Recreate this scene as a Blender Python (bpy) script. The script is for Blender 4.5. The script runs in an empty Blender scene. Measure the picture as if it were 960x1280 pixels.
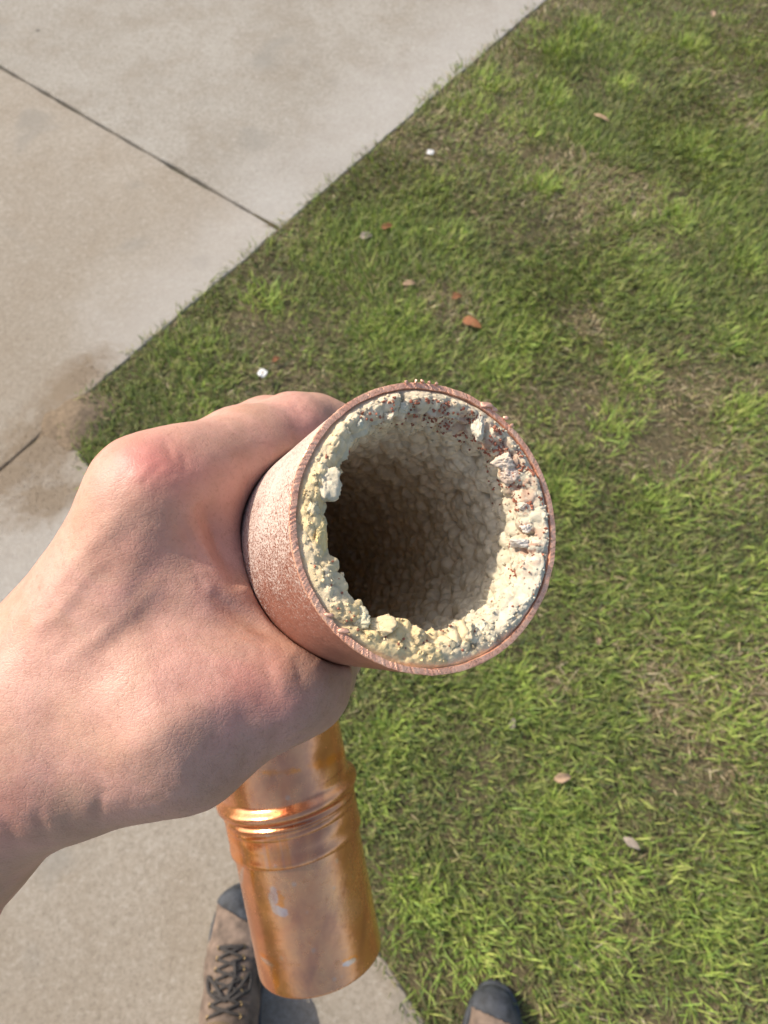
import bpy, math, random
import numpy as np
from mathutils import Vector, Matrix, noise
from mathutils.bvhtree import BVHTree

random.seed(7)
rng = np.random.default_rng(7)
scene = bpy.context.scene
COL = scene.collection
PI = math.pi

# ------------------------------------------------------------------ camera
TILT = math.radians(27.0)
CAM_H = 1.40
FPX = 924.0                                     # focal length in photograph pixels
cam_d = bpy.data.cameras.new('camera')
cam = bpy.data.objects.new('camera', cam_d); COL.objects.link(cam)
cam.location = (0, 0, CAM_H); cam.rotation_euler = (TILT, 0, 0)
cam_d.sensor_fit = 'VERTICAL'; cam_d.sensor_height = 36; cam_d.sensor_width = 27; cam_d.lens = 18 * FPX / 640
cam_d.clip_start = 0.01; cam_d.clip_end = 2000
cam_d.dof.use_dof = True; cam_d.dof.focus_distance = 0.178; cam_d.dof.aperture_fstop = 29
scene.camera = cam
scene.cycles.diffuse_bounces = 8; scene.cycles.max_bounces = 14
CT, ST = math.cos(TILT), math.sin(TILT)
R3 = np.array([[1, 0, 0], [0, CT, -ST], [0, ST, CT]])      # rig frame (x right, y up the tilt, z back) -> world

# ------------------------------------------------------------------ light
sun_rig = np.array([-0.62, 0.55, 0.44]); sun_rig /= np.linalg.norm(sun_rig)
sv = R3 @ sun_rig
SUN_EL = math.asin(sv[2]); SUN_AZ = math.atan2(sv[0], sv[1])   # azimuth clockwise from +Y
sun_d = bpy.data.lights.new('sun', 'SUN'); sun_d.energy = 3.0; sun_d.angle = math.radians(0.6); sun_d.color = (1, .90, .76)
sun = bpy.data.objects.new('sun', sun_d); COL.objects.link(sun)
sun.rotation_euler = Vector(sv).to_track_quat('Z', 'Y').to_euler(); sun.location = (0, 0, 6)
world = bpy.data.worlds.new('World'); scene.world = world; world.use_nodes = True
wn = world.node_tree; bg = wn.nodes['Background']
sky = wn.nodes.new('ShaderNodeTexSky'); sky.sky_type = 'NISHITA'; sky.sun_disc = False
sky.sun_elevation = SUN_EL; sky.sun_rotation = SUN_AZ; sky.dust_density = 3.0; sky.air_density = 1.0
wn.links.new(sky.outputs[0], bg.inputs[0]); bg.inputs[1].default_value = 0.12
scene.view_settings.view_transform = 'Standard'; scene.view_settings.look = 'None'
scene.view_settings.exposure = 0.74; scene.view_settings.gamma = 1.0

# ------------------------------------------------------------------ helpers
def tag(o, label=None, cat=None, group=None, kind=None):
    if label: o['label'] = label
    if cat: o['category'] = cat
    if group: o['group'] = group
    if kind: o['kind'] = kind
    return o

def empty(name, loc, rz=0):
    o = bpy.data.objects.new(name, None); COL.objects.link(o)
    o.location = loc; o.rotation_euler = (0, 0, rz); o.empty_display_size = .02
    return o

def mesh_np(name, V, F, mat, parent=None, origin=None, smooth=True):
    """V (n,3) world metres; F (m,k) int array or list of lists; becomes ONE mesh object."""
    V = np.asarray(V, dtype=np.float64)
    if origin is None: origin = parent_world(parent) if parent else np.zeros(3)
    V = V - np.asarray(origin)
    me = bpy.data.meshes.new(name)
    if isinstance(F, np.ndarray):
        m, k = F.shape
        me.vertices.add(len(V)); me.vertices.foreach_set('co', V.astype(np.float32).ravel())
        me.loops.add(m * k); me.loops.foreach_set('vertex_index', F.astype(np.int32).ravel())
        me.polygons.add(m); me.polygons.foreach_set('loop_start', np.arange(0, m * k, k, dtype=np.int32))
        me.polygons.foreach_set('use_smooth', np.full(m, smooth))
        me.update(calc_edges=True)
    else:
        me.from_pydata(V.tolist(), [], F)
        me.polygons.foreach_set('use_smooth', np.full(len(F), smooth))
        me.update()
    if mat: me.materials.append(mat)
    o = bpy.data.objects.new(name, me); COL.objects.link(o)
    if parent:
        o.parent = parent
        o.location = np.asarray(origin) - parent_world(parent)
    else: o.location = origin
    return o

def parent_world(p):
    v = np.zeros(3)
    while p is not None:
        v = v + np.array(p.location); p = p.parent
    return v

def rig(P):                                     # rig millimetres -> world metres
    return (np.asarray(P, dtype=np.float64) / 1000.0) @ R3.T + np.array([0, 0, CAM_H])

def at(px, py, d):                              # rig point in mm at depth d mm
    return np.array([(px - 480) / FPX * d, (640 - py) / FPX * d, -float(d)])

def ground(px, py, z=0.0):                      # ground point under a picture position
    u, v = (px - 480) / FPX, (640 - py) / FPX
    s = (CAM_H - z) / (CT - ST * v)
    return np.array([u * s, (ST + v * CT) * s, z])

def attr_color(o, name, C):
    a = o.data.color_attributes.new(name, 'FLOAT_COLOR', 'POINT')
    C4 = np.ones((len(o.data.vertices), 4), np.float32); C4[:, :C.shape[1]] = C
    a.data.foreach_set('color', C4.ravel())

def attr_f(o, name, v):
    a = o.data.attributes.new(name, 'FLOAT', 'POINT'); a.data.foreach_set('value', v.astype(np.float32))

# ---- numpy noise
def _hash(ix, iy, iz, seed):
    h = (ix.astype(np.int64) * 374761393 + iy.astype(np.int64) * 668265263 + iz.astype(np.int64) * 2147483647 + seed * 974634777) & 0xffffffff
    h = ((h ^ (h >> 13)) * 1274126177) & 0xffffffff
    h = ((h ^ (h >> 16)) * 2246822519) & 0xffffffff
    return ((h ^ (h >> 15)) & 0xffffff) / float(0x1000000)

def vnoise(P, seed=0):
    P = np.asarray(P, dtype=np.float64); I = np.floor(P); f = P - I; f = f * f * (3 - 2 * f); I = I.astype(np.int64)
    r = 0
    for dx in (0, 1):
        for dy in (0, 1):
            for dz in (0, 1):
                w = (f[:, 0] if dx else 1 - f[:, 0]) * (f[:, 1] if dy else 1 - f[:, 1]) * (f[:, 2] if dz else 1 - f[:, 2])
                r = r + w * _hash(I[:, 0] + dx, I[:, 1] + dy, I[:, 2] + dz, seed)
    return r * 2 - 1

def fbm(P, oct=4, seed=0):
    r = 0; a = 1; s = 0
    for i in range(oct):
        r = r + a * vnoise(P * (2 ** i) + 17.3 * i, seed + i); s += a; a *= .5
    return r / s

def worley(P, seed=0):
    P = np.asarray(P, dtype=np.float64); I = np.floor(P).astype(np.int64)
    d1 = np.full(len(P), 9.); d2 = np.full(len(P), 9.); cid = np.zeros(len(P))
    for dx in (-1, 0, 1):
        for dy in (-1, 0, 1):
            for dz in (-1, 0, 1):
                c = I + np.array([dx, dy, dz])
                q = c + np.stack([_hash(c[:, 0], c[:, 1], c[:, 2], seed + k) for k in (11, 22, 33)], 1) * .9
                d = np.linalg.norm(P - q, axis=1)
                cl = d < d1
                d2 = np.where(cl, d1, np.minimum(d2, d)); d1 = np.where(cl, d, d1)
                cid = np.where(cl, _hash(c[:, 0], c[:, 1], c[:, 2], seed + 5), cid)
    return d1, d2, cid

# ---- signed distance modelling -> continuous organic surfaces
class SDF:
    def __init__(s, lo, hi, h):
        s.lo = np.array(lo, float); s.h = h
        s.n = np.ceil((np.array(hi) - s.lo) / h).astype(int) + 1
        s.F = np.full(s.n, 60., np.float32)
    def _box(s, lo, hi):
        a = np.clip(np.floor((lo - s.lo) / s.h).astype(int), 0, s.n); b = np.clip(np.ceil((hi - s.lo) / s.h).astype(int) + 1, 0, s.n)
        if (b <= a).any(): return None, None
        ax = [(s.lo[i] + s.h * np.arange(a[i], b[i])).astype(np.float32) for i in range(3)]
        return tuple(slice(a[i], b[i]) for i in range(3)), (ax[0][:, None, None], ax[1][None, :, None], ax[2][None, None, :])
    def cone(s, a, b, ra, rb, k=4., m=None, F=None):
        F = s.F if F is None else F
        a = np.array(a, float); b = np.array(b, float); R = max(ra, rb) + k * 1.5 + 3
        if m is not None: R *= max(1, 1 / min(m[1], 1))
        sl, X = s._box(np.minimum(a, b) - R, np.maximum(a, b) + R)
        if sl is None: return
        ab = b - a; L2 = float(ab @ ab) + 1e-9
        dx, dy, dz = X[0] - a[0], X[1] - a[1], X[2] - a[2]
        t = np.clip((dx * ab[0] + dy * ab[1] + dz * ab[2]) / L2, 0, 1).astype(np.float32)
        px, py, pz = dx - t * ab[0], dy - t * ab[1], dz - t * ab[2]
        q = px * px + py * py + pz * pz
        if m is not None:                        # flatten: along unit axis m[0], scale radius by m[1]
            n = np.array(m[0], float); n /= np.linalg.norm(n)
            c = px * n[0] + py * n[1] + pz * n[2]
            q = q + c * c * (1 / m[1] ** 2 - 1)
        d = np.sqrt(q) - (ra + (rb - ra) * t)
        s._smin(F, sl, d, k)
    def _smin(s, F, sl, d, k):
        f = F[sl]; hh = np.maximum(k - np.abs(f - d), 0) / k
        F[sl] = np.minimum(f, d) - hh * hh * k * .25
    def merge(s, G, k):
        hh = np.maximum(k - np.abs(s.F - G), 0) / k
        s.F = np.minimum(s.F, G) - hh * hh * k * .25
    def cut_cyl(s, a, u, r, k=1.0):
        a = np.array(a, float); u = np.array(u, float); u /= np.linalg.norm(u)
        sl, X = s._box(s.lo, s.lo + s.h * (s.n - 1))
        dx, dy, dz = X[0] - a[0], X[1] - a[1], X[2] - a[2]
        t = dx * u[0] + dy * u[1] + dz * u[2]
        d = r - np.sqrt(np.maximum(dx * dx + dy * dy + dz * dz - t * t, 0))
        f = s.F; hh = np.maximum(k - np.abs(f - d), 0) / k
        s.F = (np.maximum(f, d) + hh * hh * k * .25).astype(np.float32)
    def mesh(s, relax=2):
        F = s.F; ins = F < 0; n = s.n
        c = np.zeros(n - 1, np.int8)
        for i in (0, 1):
            for j in (0, 1):
                for k in (0, 1):
                    c += ins[i:n[0] - 1 + i, j:n[1] - 1 + j, k:n[2] - 1 + k]
        act = (c > 0) & (c < 8); idx = np.argwhere(act)
        vid = np.full(n - 1, -1, np.int64); vid[act] = np.arange(len(idx))
        acc = np.zeros((len(idx), 3)); cnt = np.zeros(len(idx))
        cor = [(i, j, k) for i in (0, 1) for j in (0, 1) for k in (0, 1)]
        val = {q: F[idx[:, 0] + q[0], idx[:, 1] + q[1], idx[:, 2] + q[2]].astype(float) for q in cor}
        for p in cor:
            for ax in range(3):
                if p[ax] == 0:
                    q = list(p); q[ax] = 1; q = tuple(q)
                    a, b = val[p], val[q]; m = (a < 0) != (b < 0)
                    t = np.where(m, a / np.where(m, a - b, 1), 0)
                    pt = np.tile(np.array(p, float), (len(idx), 1)); pt[:, ax] += t
                    acc[m] += pt[m]; cnt[m] += 1
        V = (idx + acc / cnt[:, None]) * s.h + s.lo
        Q = []
        for ax in range(3):
            sl0 = [slice(None)] * 3; sl1 = [slice(None)] * 3
            sl0[ax] = slice(0, -1); sl1[ax] = slice(1, None)
            A, B = ins[tuple(sl0)], ins[tuple(sl1)]
            e = np.argwhere(A != B)
            o1, o2 = (ax + 1) % 3, (ax + 2) % 3
            ok = (e[:, o1] > 0) & (e[:, o2] > 0) & (e[:, o1] < n[o1] - 1) & (e[:, o2] < n[o2] - 1)
            e = e[ok]; fl = A[e[:, 0], e[:, 1], e[:, 2]]
            def g(a, b):
                w = e.copy(); w[:, o1] -= a; w[:, o2] -= b
                return vid[w[:, 0], w[:, 1], w[:, 2]]
            q = np.stack([g(0, 0), g(1, 0), g(1, 1), g(0, 1)], 1)
            q[~fl] = q[~fl][:, ::-1]
            Q.append(q)
        Q = np.concatenate(Q); Q = Q[(Q >= 0).all(1)]
        for _ in range(relax): V = laplace(V, Q)
        return V, Q

def laplace(V, Q, w=.5):
    S = np.zeros_like(V); c = np.zeros(len(V))
    for a in range(4):
        i, j = Q[:, a], Q[:, (a + 1) % 4]
        for k in range(3): S[:, k] += np.bincount(i, V[j, k], len(V))
        c += np.bincount(i, minlength=len(V))
    c = np.maximum(c, 1)
    return V * (1 - w) + w * S / c[:, None]

def normals(V, Q):
    fn = np.cross(V[Q[:, 2]] - V[Q[:, 0]], V[Q[:, 3]] - V[Q[:, 1]])
    N = np.zeros_like(V)
    for a in range(4):
        for k in range(3): N[:, k] += np.bincount(Q[:, a], fn[:, k], len(V))
    return N / np.maximum(np.linalg.norm(N, axis=1), 1e-12)[:, None]

def grid_faces(nu, nv, wrap=True, flip=False):
    """rows nu, columns nv (wrapping round columns)."""
    i = np.arange(nu - 1)[:, None]; j = np.arange(nv if wrap else nv - 1)[None, :]
    j2 = (j + 1) % nv
    a = i * nv + j; b = i * nv + j2; c = (i + 1) * nv + j2; d = (i + 1) * nv + j
    Q = np.stack([a, b, c, d], -1).reshape(-1, 4)
    return Q[:, ::-1].copy() if flip else Q

# ---- where the concrete meets the lawn (metres on the ground)
A_DIR = np.array([math.cos(math.radians(52.4)), math.sin(math.radians(52.4))])       # along the walk's lawn edge
B_DIR = np.array([A_DIR[1], -A_DIR[0]])                                              # across it, towards the lawn
E0 = ground(350, 289)[:2]
Q0, Q1 = ground(532, 1280)[:2], ground(118, 590)[:2]
E2 = (Q1 - Q0) / np.linalg.norm(Q1 - Q0); N2 = np.array([E2[1], -E2[0]])             # towards the lawn
# corner of the lawn wedge
_m = np.array([A_DIR, -E2]).T; _s = np.linalg.solve(_m, Q0 - E0); CORNER = E0 + A_DIR * _s[0]
Z_TOP = 0.008

# ---- materials
class NT:
    def __init__(s, name):
        s.m = bpy.data.materials.new(name); s.m.use_nodes = True; s.t = s.m.node_tree
        s.b = s.t.nodes['Principled BSDF']; s.out = s.t.nodes['Material Output']
    def n(s, typ, **kw):
        x = s.t.nodes.new(typ)
        for k, v in kw.items():
            if k.startswith('i_'):
                key = k[2:].replace('_', ' ')
                (x.inputs[int(key)] if key.isdigit() else x.inputs[key]).default_value = v
            else: setattr(x, k, v)
        return x
    def l(s, a, b): s.t.links.new(a, b); return s
    def noise(s, vec, scale, detail=5, rough=.6, dist=0):
        x = s.n('ShaderNodeTexNoise', i_Scale=scale, i_Detail=detail, i_Roughness=rough, i_Distortion=dist)
        if vec is not None: s.l(vec, x.inputs['Vector'])
        return x.outputs['Fac']
    def vor(s, vec, scale, feature='F1', out='Distance', rnd=1.):
        x = s.n('ShaderNodeTexVoronoi', feature=feature, i_Scale=scale, i_Randomness=rnd); s.l(vec, x.inputs['Vector'])
        return x.outputs[out]
    def ramp(s, fac, stops, interp='LINEAR'):
        x = s.n('ShaderNodeValToRGB'); x.color_ramp.interpolation = interp
        e = x.color_ramp.elements
        while len(e) < len(stops): e.new(.5)
        for q, (p, c) in zip(e, stops):
            q.position = p; q.color = (c, c, c, 1) if not hasattr(c, '__len__') else (*c, 1)
        s.l(fac, x.inputs[0]); return x.outputs[0]
    def mix(s, fac, a, b, mode='MIX'):
        x = s.n('ShaderNodeMix', data_type='RGBA', blend_type=mode)
        for v, k in ((fac, 0), (a, 6), (b, 7)):
            if isinstance(v, (int, float)): x.inputs[k].default_value = v
            elif isinstance(v, tuple): x.inputs[k].default_value = (*v, 1)
            else: s.l(v, x.inputs[k])
        return x.outputs[2]
    def math(s, op, a, b=None, c=None, clamp=False):
        x = s.n('ShaderNodeMath', operation=op); x.use_clamp = clamp
        for k, v in enumerate((a, b, c)):
            if v is None: continue
            if isinstance(v, (int, float)): x.inputs[k].default_value = v
            else: s.l(v, x.inputs[k])
        return x.outputs[0]
    def bump(s, h, strength, dist, prev=None):
        x = s.n('ShaderNodeBump', i_Strength=strength, i_Distance=dist); s.l(h, x.inputs['Height'])
        if prev is not None: s.l(prev, x.inputs['Normal'])
        return x.outputs[0]
    def obj(s): return s.n('ShaderNodeTexCoord').outputs['Object']
    def attr(s, name, out='Color'): return s.n('ShaderNodeAttribute', attribute_name=name).outputs[out]
    def set(s, **kw):
        for k, v in kw.items():
            key = k.replace('_', ' ')
            i = s.b.inputs[key]
            if isinstance(v, (int, float)): i.default_value = v
            elif isinstance(v, tuple): i.default_value = (*v, 1) if i.type == 'RGBA' else v
            else: s.l(v, i)
        return s

def simple(name, col, rough=.7, var=.25, scale=60, bump=.2, bdist=.001, metallic=0.):
    t = NT(name); v = t.obj(); f = t.noise(v, scale, 6)
    c = t.mix(t.ramp(f, [(.3, 0), (.7, 1)]), tuple(x * (1 - var) for x in col), tuple(min(1, x * (1 + var)) for x in col))
    t.set(Base_Color=c, Roughness=rough, Metallic=metallic, Normal=t.bump(t.noise(v, scale * 3, 5), bump, bdist))
    return t.m

def m_concrete():
    t = NT('concrete'); v = t.obj()
    def line_d(p, nrm):
        q = t.n('ShaderNodeVectorMath', operation='DOT_PRODUCT'); t.l(v, q.inputs[0]); q.inputs[1].default_value = (nrm[0], nrm[1], 0)
        return t.math('SUBTRACT', float(p @ nrm), q.outputs['Value'])
    big = t.noise(v, 1.3, 6, .6, .4); mid = t.noise(v, 7, 6, .65); fine = t.noise(v, 190, 6, .8); fine2 = t.noise(v, 560, 3, .7)
    c = t.mix(t.ramp(big, [(.35, 0), (.65, 1)]), (.275, .245, .20), (.365, .34, .295))
    c = t.mix(t.math('MULTIPLY', t.ramp(mid, [(.45, 0), (.68, 1)]), .5), c, (.24, .20, .15))
    c = t.mix(t.ramp(fine, [(.36, .55), (.5, 0)]), c, (.15, .13, .10))
    c = t.mix(t.ramp(fine2, [(.55, 0), (.75, .35)]), c, (.44, .41, .35))
    al = t.math('SUBTRACT', 0.0, line_d(E0, A_DIR)); al = t.math('ADD', al, 0.0)
    c = t.mix(t.ramp(t.math('ADD', al, .5), [(.497, .38), (.503, 0)]), c, (.30, .24, .17))
    grain = t.noise(v, 95, 8, .85); c = t.mix(t.ramp(grain, [(.35, .5), (.5, 0)]), c, (.17, .145, .11)); c = t.mix(t.ramp(grain, [(.53, 0), (.68, .45)]), c, (.54, .515, .46))
    # cleaner, paler trowelled margin along the lawn
    along = t.math('SUBTRACT', 0.0, line_d(CORNER, A_DIR))
    e = t.math('ADD', line_d(E0, B_DIR), t.math('MULTIPLY', t.ramp(along, [(.0, 1), (.25, 0)]), .3))
    e = t.math('ABSOLUTE', e)
    en = t.math('ADD', e, t.math('MULTIPLY', t.math('SUBTRACT', t.noise(v, 4, 6, .7), .5), .35))
    c = t.mix(t.ramp(en, [(0, .45), (.06, .40), (.30, 0)]), c, (.44, .425, .40))
    # grey blotches and small dark spots
    sp = t.noise(v, 4.3, 2, .5, .3); c = t.mix(t.ramp(sp, [(.62, 0), (.70, .45)]), c, (.215, .205, .18))
    w = t.vor(v, 3.1); c = t.mix(t.ramp(w, [(.018, .85), (.034, 0)]), c, (.09, .075, .06))
    # mud washed over the corner
    d = t.attr('mud', 'Fac')
    dn = t.math('ADD', d, t.math('MULTIPLY', t.math('SUBTRACT', t.noise(v, 26, 8, .75, .5), .5), 2.2))
    mud = t.mix(t.noise(v, 60, 5, .7), (.15, .11, .07), (.27, .21, .145))
    c = t.mix(t.ramp(dn, [(.25, 0), (1.0, .85)]), c, mud)
    b = t.bump(t.math('ADD', fine, t.math('MULTIPLY', fine2, .5)), .75, .0028)
    t.set(Base_Color=c, Roughness=.9, Normal=b)
    t.b.inputs['Specular IOR Level'].default_value = .25
    return t.m

def m_soil():
    t = NT('soil'); v = t.obj()
    n = t.noise(v, 9, 8, .7); f = t.noise(v, 120, 6, .7)
    c = t.mix(t.ramp(n, [(.35, 0), (.65, 1)]), (.048, .042, .020), (.115, .092, .048))
    c = t.mix(t.ramp(f, [(.5, 0), (.7, .6)]), c, (.22, .17, .09))
    t.set(Base_Color=c, Roughness=1., Normal=t.bump(f, .8, .004))
    return t.m

def m_lawn_far():
    t = NT('lawn_turf'); v = t.obj()
    n = t.noise(v, 3, 8, .7); f = t.noise(v, 60, 6, .75)
    c = t.mix(t.ramp(n, [(.35, 0), (.65, 1)]), (.095, .115, .036), (.13, .155, .048))
    c = t.mix(t.ramp(f, [(.45, 0), (.7, .6)]), c, (.19, .18, .085))
    t.set(Base_Color=c, Roughness=1., Normal=t.bump(f, 1., .02))
    return t.m

def m_grass():
    t = NT('grass_blade'); c = t.attr('tint')
    t.set(Base_Color=c, Roughness=.55)
    t.b.inputs['Specular IOR Level'].default_value = .35
    tr = t.n('ShaderNodeBsdfTranslucent'); t.l(t.mix(1., c, (1.0, 1.0, .55), 'MULTIPLY'), tr.inputs[0])
    mx = t.n('ShaderNodeMixShader'); mx.inputs[0].default_value = .38
    t.l(t.b.outputs[0], mx.inputs[1]); t.l(tr.outputs[0], mx.inputs[2]); t.l(mx.outputs[0], t.out.inputs[0])
    return t.m

def m_skin():
    t = NT('skin'); v = t.obj()
    red = t.attr('red', 'Fac'); n1 = t.noise(v, 38, 5, .6, .6); n2 = t.noise(v, 170, 4, .65); n3 = t.noise(v, 900, 3, .6)
    c = t.mix(t.ramp(n1, [(.40, 0), (.60, 1)]), (.51, .288, .205), (.58, .315, .245))
    c = t.mix(t.ramp(n2, [(.35, .25), (.55, 0)]), c, (.36, .165, .115))
    c = t.mix(t.ramp(n2, [(.58, 0), (.75, .3)]), c, (.57, .37, .28))
    rr = t.math('ADD', red, t.math('MULTIPLY', t.math('SUBTRACT', n1, .5), .6))
    c = t.mix(t.ramp(rr, [(.12, 0), (1.0, .58)]), c, (.50, .13, .12))
    c = t.mix(t.ramp(n3, [(.30, .35), (.45, 0)]), c, (.33, .16, .11))
    # pores and fine criss-cross skin lines
    st = t.n('ShaderNodeMapping'); st.inputs['Scale'].default_value = (1, 1.5, 1); st.inputs['Rotation'].default_value = (0, 0, .6); t.l(v, st.inputs[0])
    cell = t.vor(st.outputs[0], 780, 'DISTANCE_TO_EDGE'); cell2 = t.vor(st.outputs[0], 330, 'DISTANCE_TO_EDGE')
    h = t.math('ADD', t.ramp(cell, [(0, 0), (.18, 1)]), t.math('MULTIPLY', t.ramp(cell2, [(0, 0), (.10, 1)]), .8))
    b = t.bump(h, .26, .00012); b = t.bump(n2, .25, .0007, b)
    t.set(Base_Color=c, Roughness=t.ramp(n2, [(.3, .42), (.7, .58)]), Normal=b)
    t.b.inputs['Subsurface Weight'].default_value = .15
    t.b.inputs['Subsurface Radius'].default_value = (1, .35, .2); t.b.inputs['Subsurface Scale'].default_value = .004
    t.b.inputs['Specular IOR Level'].default_value = .45
    return t.m

def m_dull_copper():
    t = NT('weathered_copper'); v = t.obj(); w = t.attr('white', 'Fac')
    n = t.noise(v, 60, 5, .6); f = t.noise(v, 2200, 3, .7); f2 = t.noise(v, 1100, 4, .75)
    c = t.mix(t.ramp(n, [(.35, 0), (.65, 1)]), (.33, .125, .08), (.45, .19, .125))
    c = t.mix(t.ramp(f2, [(.35, .6), (.5, 0)]), c, (.17, .065, .042))
    k = t.math('ADD', t.math('MULTIPLY', w, .34), t.math('SUBTRACT', t.math('MULTIPLY', t.math('ADD', f, f2), .5), .5))
    k = t.ramp(k, [(.21, 0), (.265, .9)])
    c = t.mix(k, c, (.60, .50, .43))
    t.set(Base_Color=c, Roughness=t.mix(k, (.42,) * 3, (.9,) * 3), Metallic=t.mix(k, (.45,) * 3, (0.,) * 3), Normal=t.bump(t.math('ADD', f2, k), .45, .0003))
    return t.m

def m_cut_copper():
    t = NT('saw_cut_copper'); v = t.obj(); n = t.noise(v, 260, 5, .7); f = t.noise(v, 1600, 3, .7)
    c = t.mix(t.ramp(n, [(.35, 0), (.65, 1)]), (.92, .45, .29), (.98, .60, .41))
    c = t.mix(t.ramp(f, [(.33, .6), (.48, 0)]), c, (.26, .10, .06))
    c = t.mix(t.math('MULTIPLY', t.attr('saw', 'Fac'), .5), c, (.45, .19, .12))
    t.set(Base_Color=c, Roughness=.42, Metallic=.5, Normal=t.bump(f, .5, .0003))
    return t.m

def m_bright_copper():
    t = NT('bright_copper'); v = t.obj(); n = t.noise(v, 30, 5, .6, .8); f = t.noise(v, 240, 5, .7); sc = t.attr('scrape', 'Fac')
    c = t.mix(t.ramp(n, [(.35, 0), (.66, 1)]), (.90, .37, .17), (.95, .46, .21))
    c = t.mix(t.ramp(f, [(.56, 0), (.75, .45)]), c, (.42, .17, .07))
    c = t.mix(t.ramp(t.noise(v, 14, 4, .6, .5), [(.48, 0), (.64, .5)]), c, (.74, .32, .17))
    c = t.mix(t.math('MULTIPLY', sc, .9), c, (1.0, .36, .09))
    sp = t.vor(v, 95); c = t.mix(t.ramp(sp, [(.09, .5), (.15, 0)]), c, (.70, .50, .36))
    c = t.mix(t.attr('smear', 'Fac'), c, (.74, .56, .47))
    st = t.n('ShaderNodeMapping'); st.inputs['Rotation'].default_value = (-.46, 0, 0); st.inputs['Scale'].default_value = (90, 6, 90); t.l(v, st.inputs[0])
    sn = t.noise(st.outputs[0], 1, 5, .6); c = t.mix(t.ramp(sn, [(.42, 0), (.62, .6)]), c, (.52, .21, .13))
    r = t.math('ADD', t.ramp(f, [(.3, .09), (.75, .30)]), t.math('MULTIPLY', t.ramp(n, [(.4, 0), (.7, 1)]), .12))
    t.set(Base_Color=c, Roughness=r, Metallic=.92, Normal=t.bump(t.math('ADD', n, t.math('MULTIPLY', f, .25)), .35, .0012))
    return t.m

def m_scale():
    t = NT('mineral_scale'); v = t.obj(); c0 = t.attr('tint')
    f = t.noise(v, 1500, 4, .7); g = t.noise(v, 420, 5, .7)
    c = t.mix(t.ramp(g, [(.35, .22), (.52, 0)]), c0, (.50, .40, .24))
    c = t.mix(t.ramp(f, [(.58, 0), (.78, .3)]), c, (.88, .82, .66))
    t.set(Base_Color=c, Roughness=.8, Normal=t.bump(t.math('ADD', f, g), .5, .0004))
    t.b.inputs['Subsurface Weight'].default_value = .15
    t.b.inputs['Subsurface Radius'].default_value = (1, .8, .5); t.b.inputs['Subsurface Scale'].default_value = .0015
    t.b.inputs['Specular IOR Level'].default_value = .4
    return t.m

M_conc = m_concrete(); M_soil = m_soil(); M_lawn = m_lawn_far(); M_grass = m_grass(); M_skin = m_skin()
M_dull = m_dull_copper(); M_cut = m_cut_copper(); M_bright = m_bright_copper(); M_scale = m_scale()
M_leather = simple('boot_leather', (.14, .10, .075), .85, .7, 34, .5, .003)
M_rubber = simple('boot_rubber', (.034, .038, .045), .75, .7, 60, .4, .0015)
M_sand = simple('sandy_grit', (.20, .145, .09), .95, .3, 300, .2, .0005)
M_mudheap = simple('washed_soil', (.17, .125, .08), .95, .35, 110, .7, .002)
M_lace = simple('boot_lace', (.040, .035, .032), .9, .3, 300, .5, .001)
M_cloth = simple('trouser_cloth', (.30, .20, .11), .95, .2, 240, .6, .0012)
M_brass = simple('eyelet_brass', (.25, .18, .09), .35, .2, 200, .2, .0005, .9)
M_leafT = simple('dry_leaf_tan', (.40, .27, .17), .8, .3, 90, .5, .002)
M_leafB = simple('dry_leaf_brown', (.27, .11, .045), .8, .35, 90, .5, .002)
M_leafG = simple('dry_leaf_grey', (.30, .25, .20), .8, .3, 90, .5, .002)
M_petal = simple('white_petal', (.80, .80, .78), .7, .08, 90, .2, .001)
M_flakeM = simple('copper_burr', (.66, .38, .27), .4, .3, 600, .3, .0004, .5)
M_redcrumb = simple('copper_crumb', (.36, .13, .075), .5, .5, 700, .4, .0005, .2)

# ================================================================== THE GROUND

me_g = mesh_np('ground', [(-400, -400, -.012), (400, -400, -.012), (400, 400, -.012), (-400, 400, -.012)], [[0, 1, 2, 3]], M_lawn, smooth=False)
tag(me_g, kind='structure')
def in_view(p, mar):
    rel = np.c_[p, np.zeros(len(p))] - np.array([0, 0, CAM_H]); c = rel @ R3
    u = c[:, 0] / -c[:, 2]; v = c[:, 1] / -c[:, 2]
    return (np.abs(u) < .52 + mar) & (np.abs(v) < .693 + mar) & (c[:, 2] < 0)

# soil bed of the lawn close by: a finely uneven sheet
gx = np.linspace(-1.6, 4.2, 150); gy = np.linspace(-2.2, 5.2, 180)
GX, GY = np.meshgrid(gx, gy); P = np.stack([GX.ravel(), GY.ravel(), np.zeros(GX.size)], 1)
P[:, 2] = .0035 + .0035 * fbm(P * 3.5, 4, 3)
sq_ = grid_faces(180, 150, False); sc_ = P[sq_].mean(1)[:, :2]; sq_ = sq_[((sc_ - E0) @ B_DIR > -.08) & ((sc_ - Q0) @ N2 > -.10) & in_view(sc_, .8)]
soil = mesh_np('lawn_soil', P, sq_, M_soil); tag(soil, kind='structure')

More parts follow.
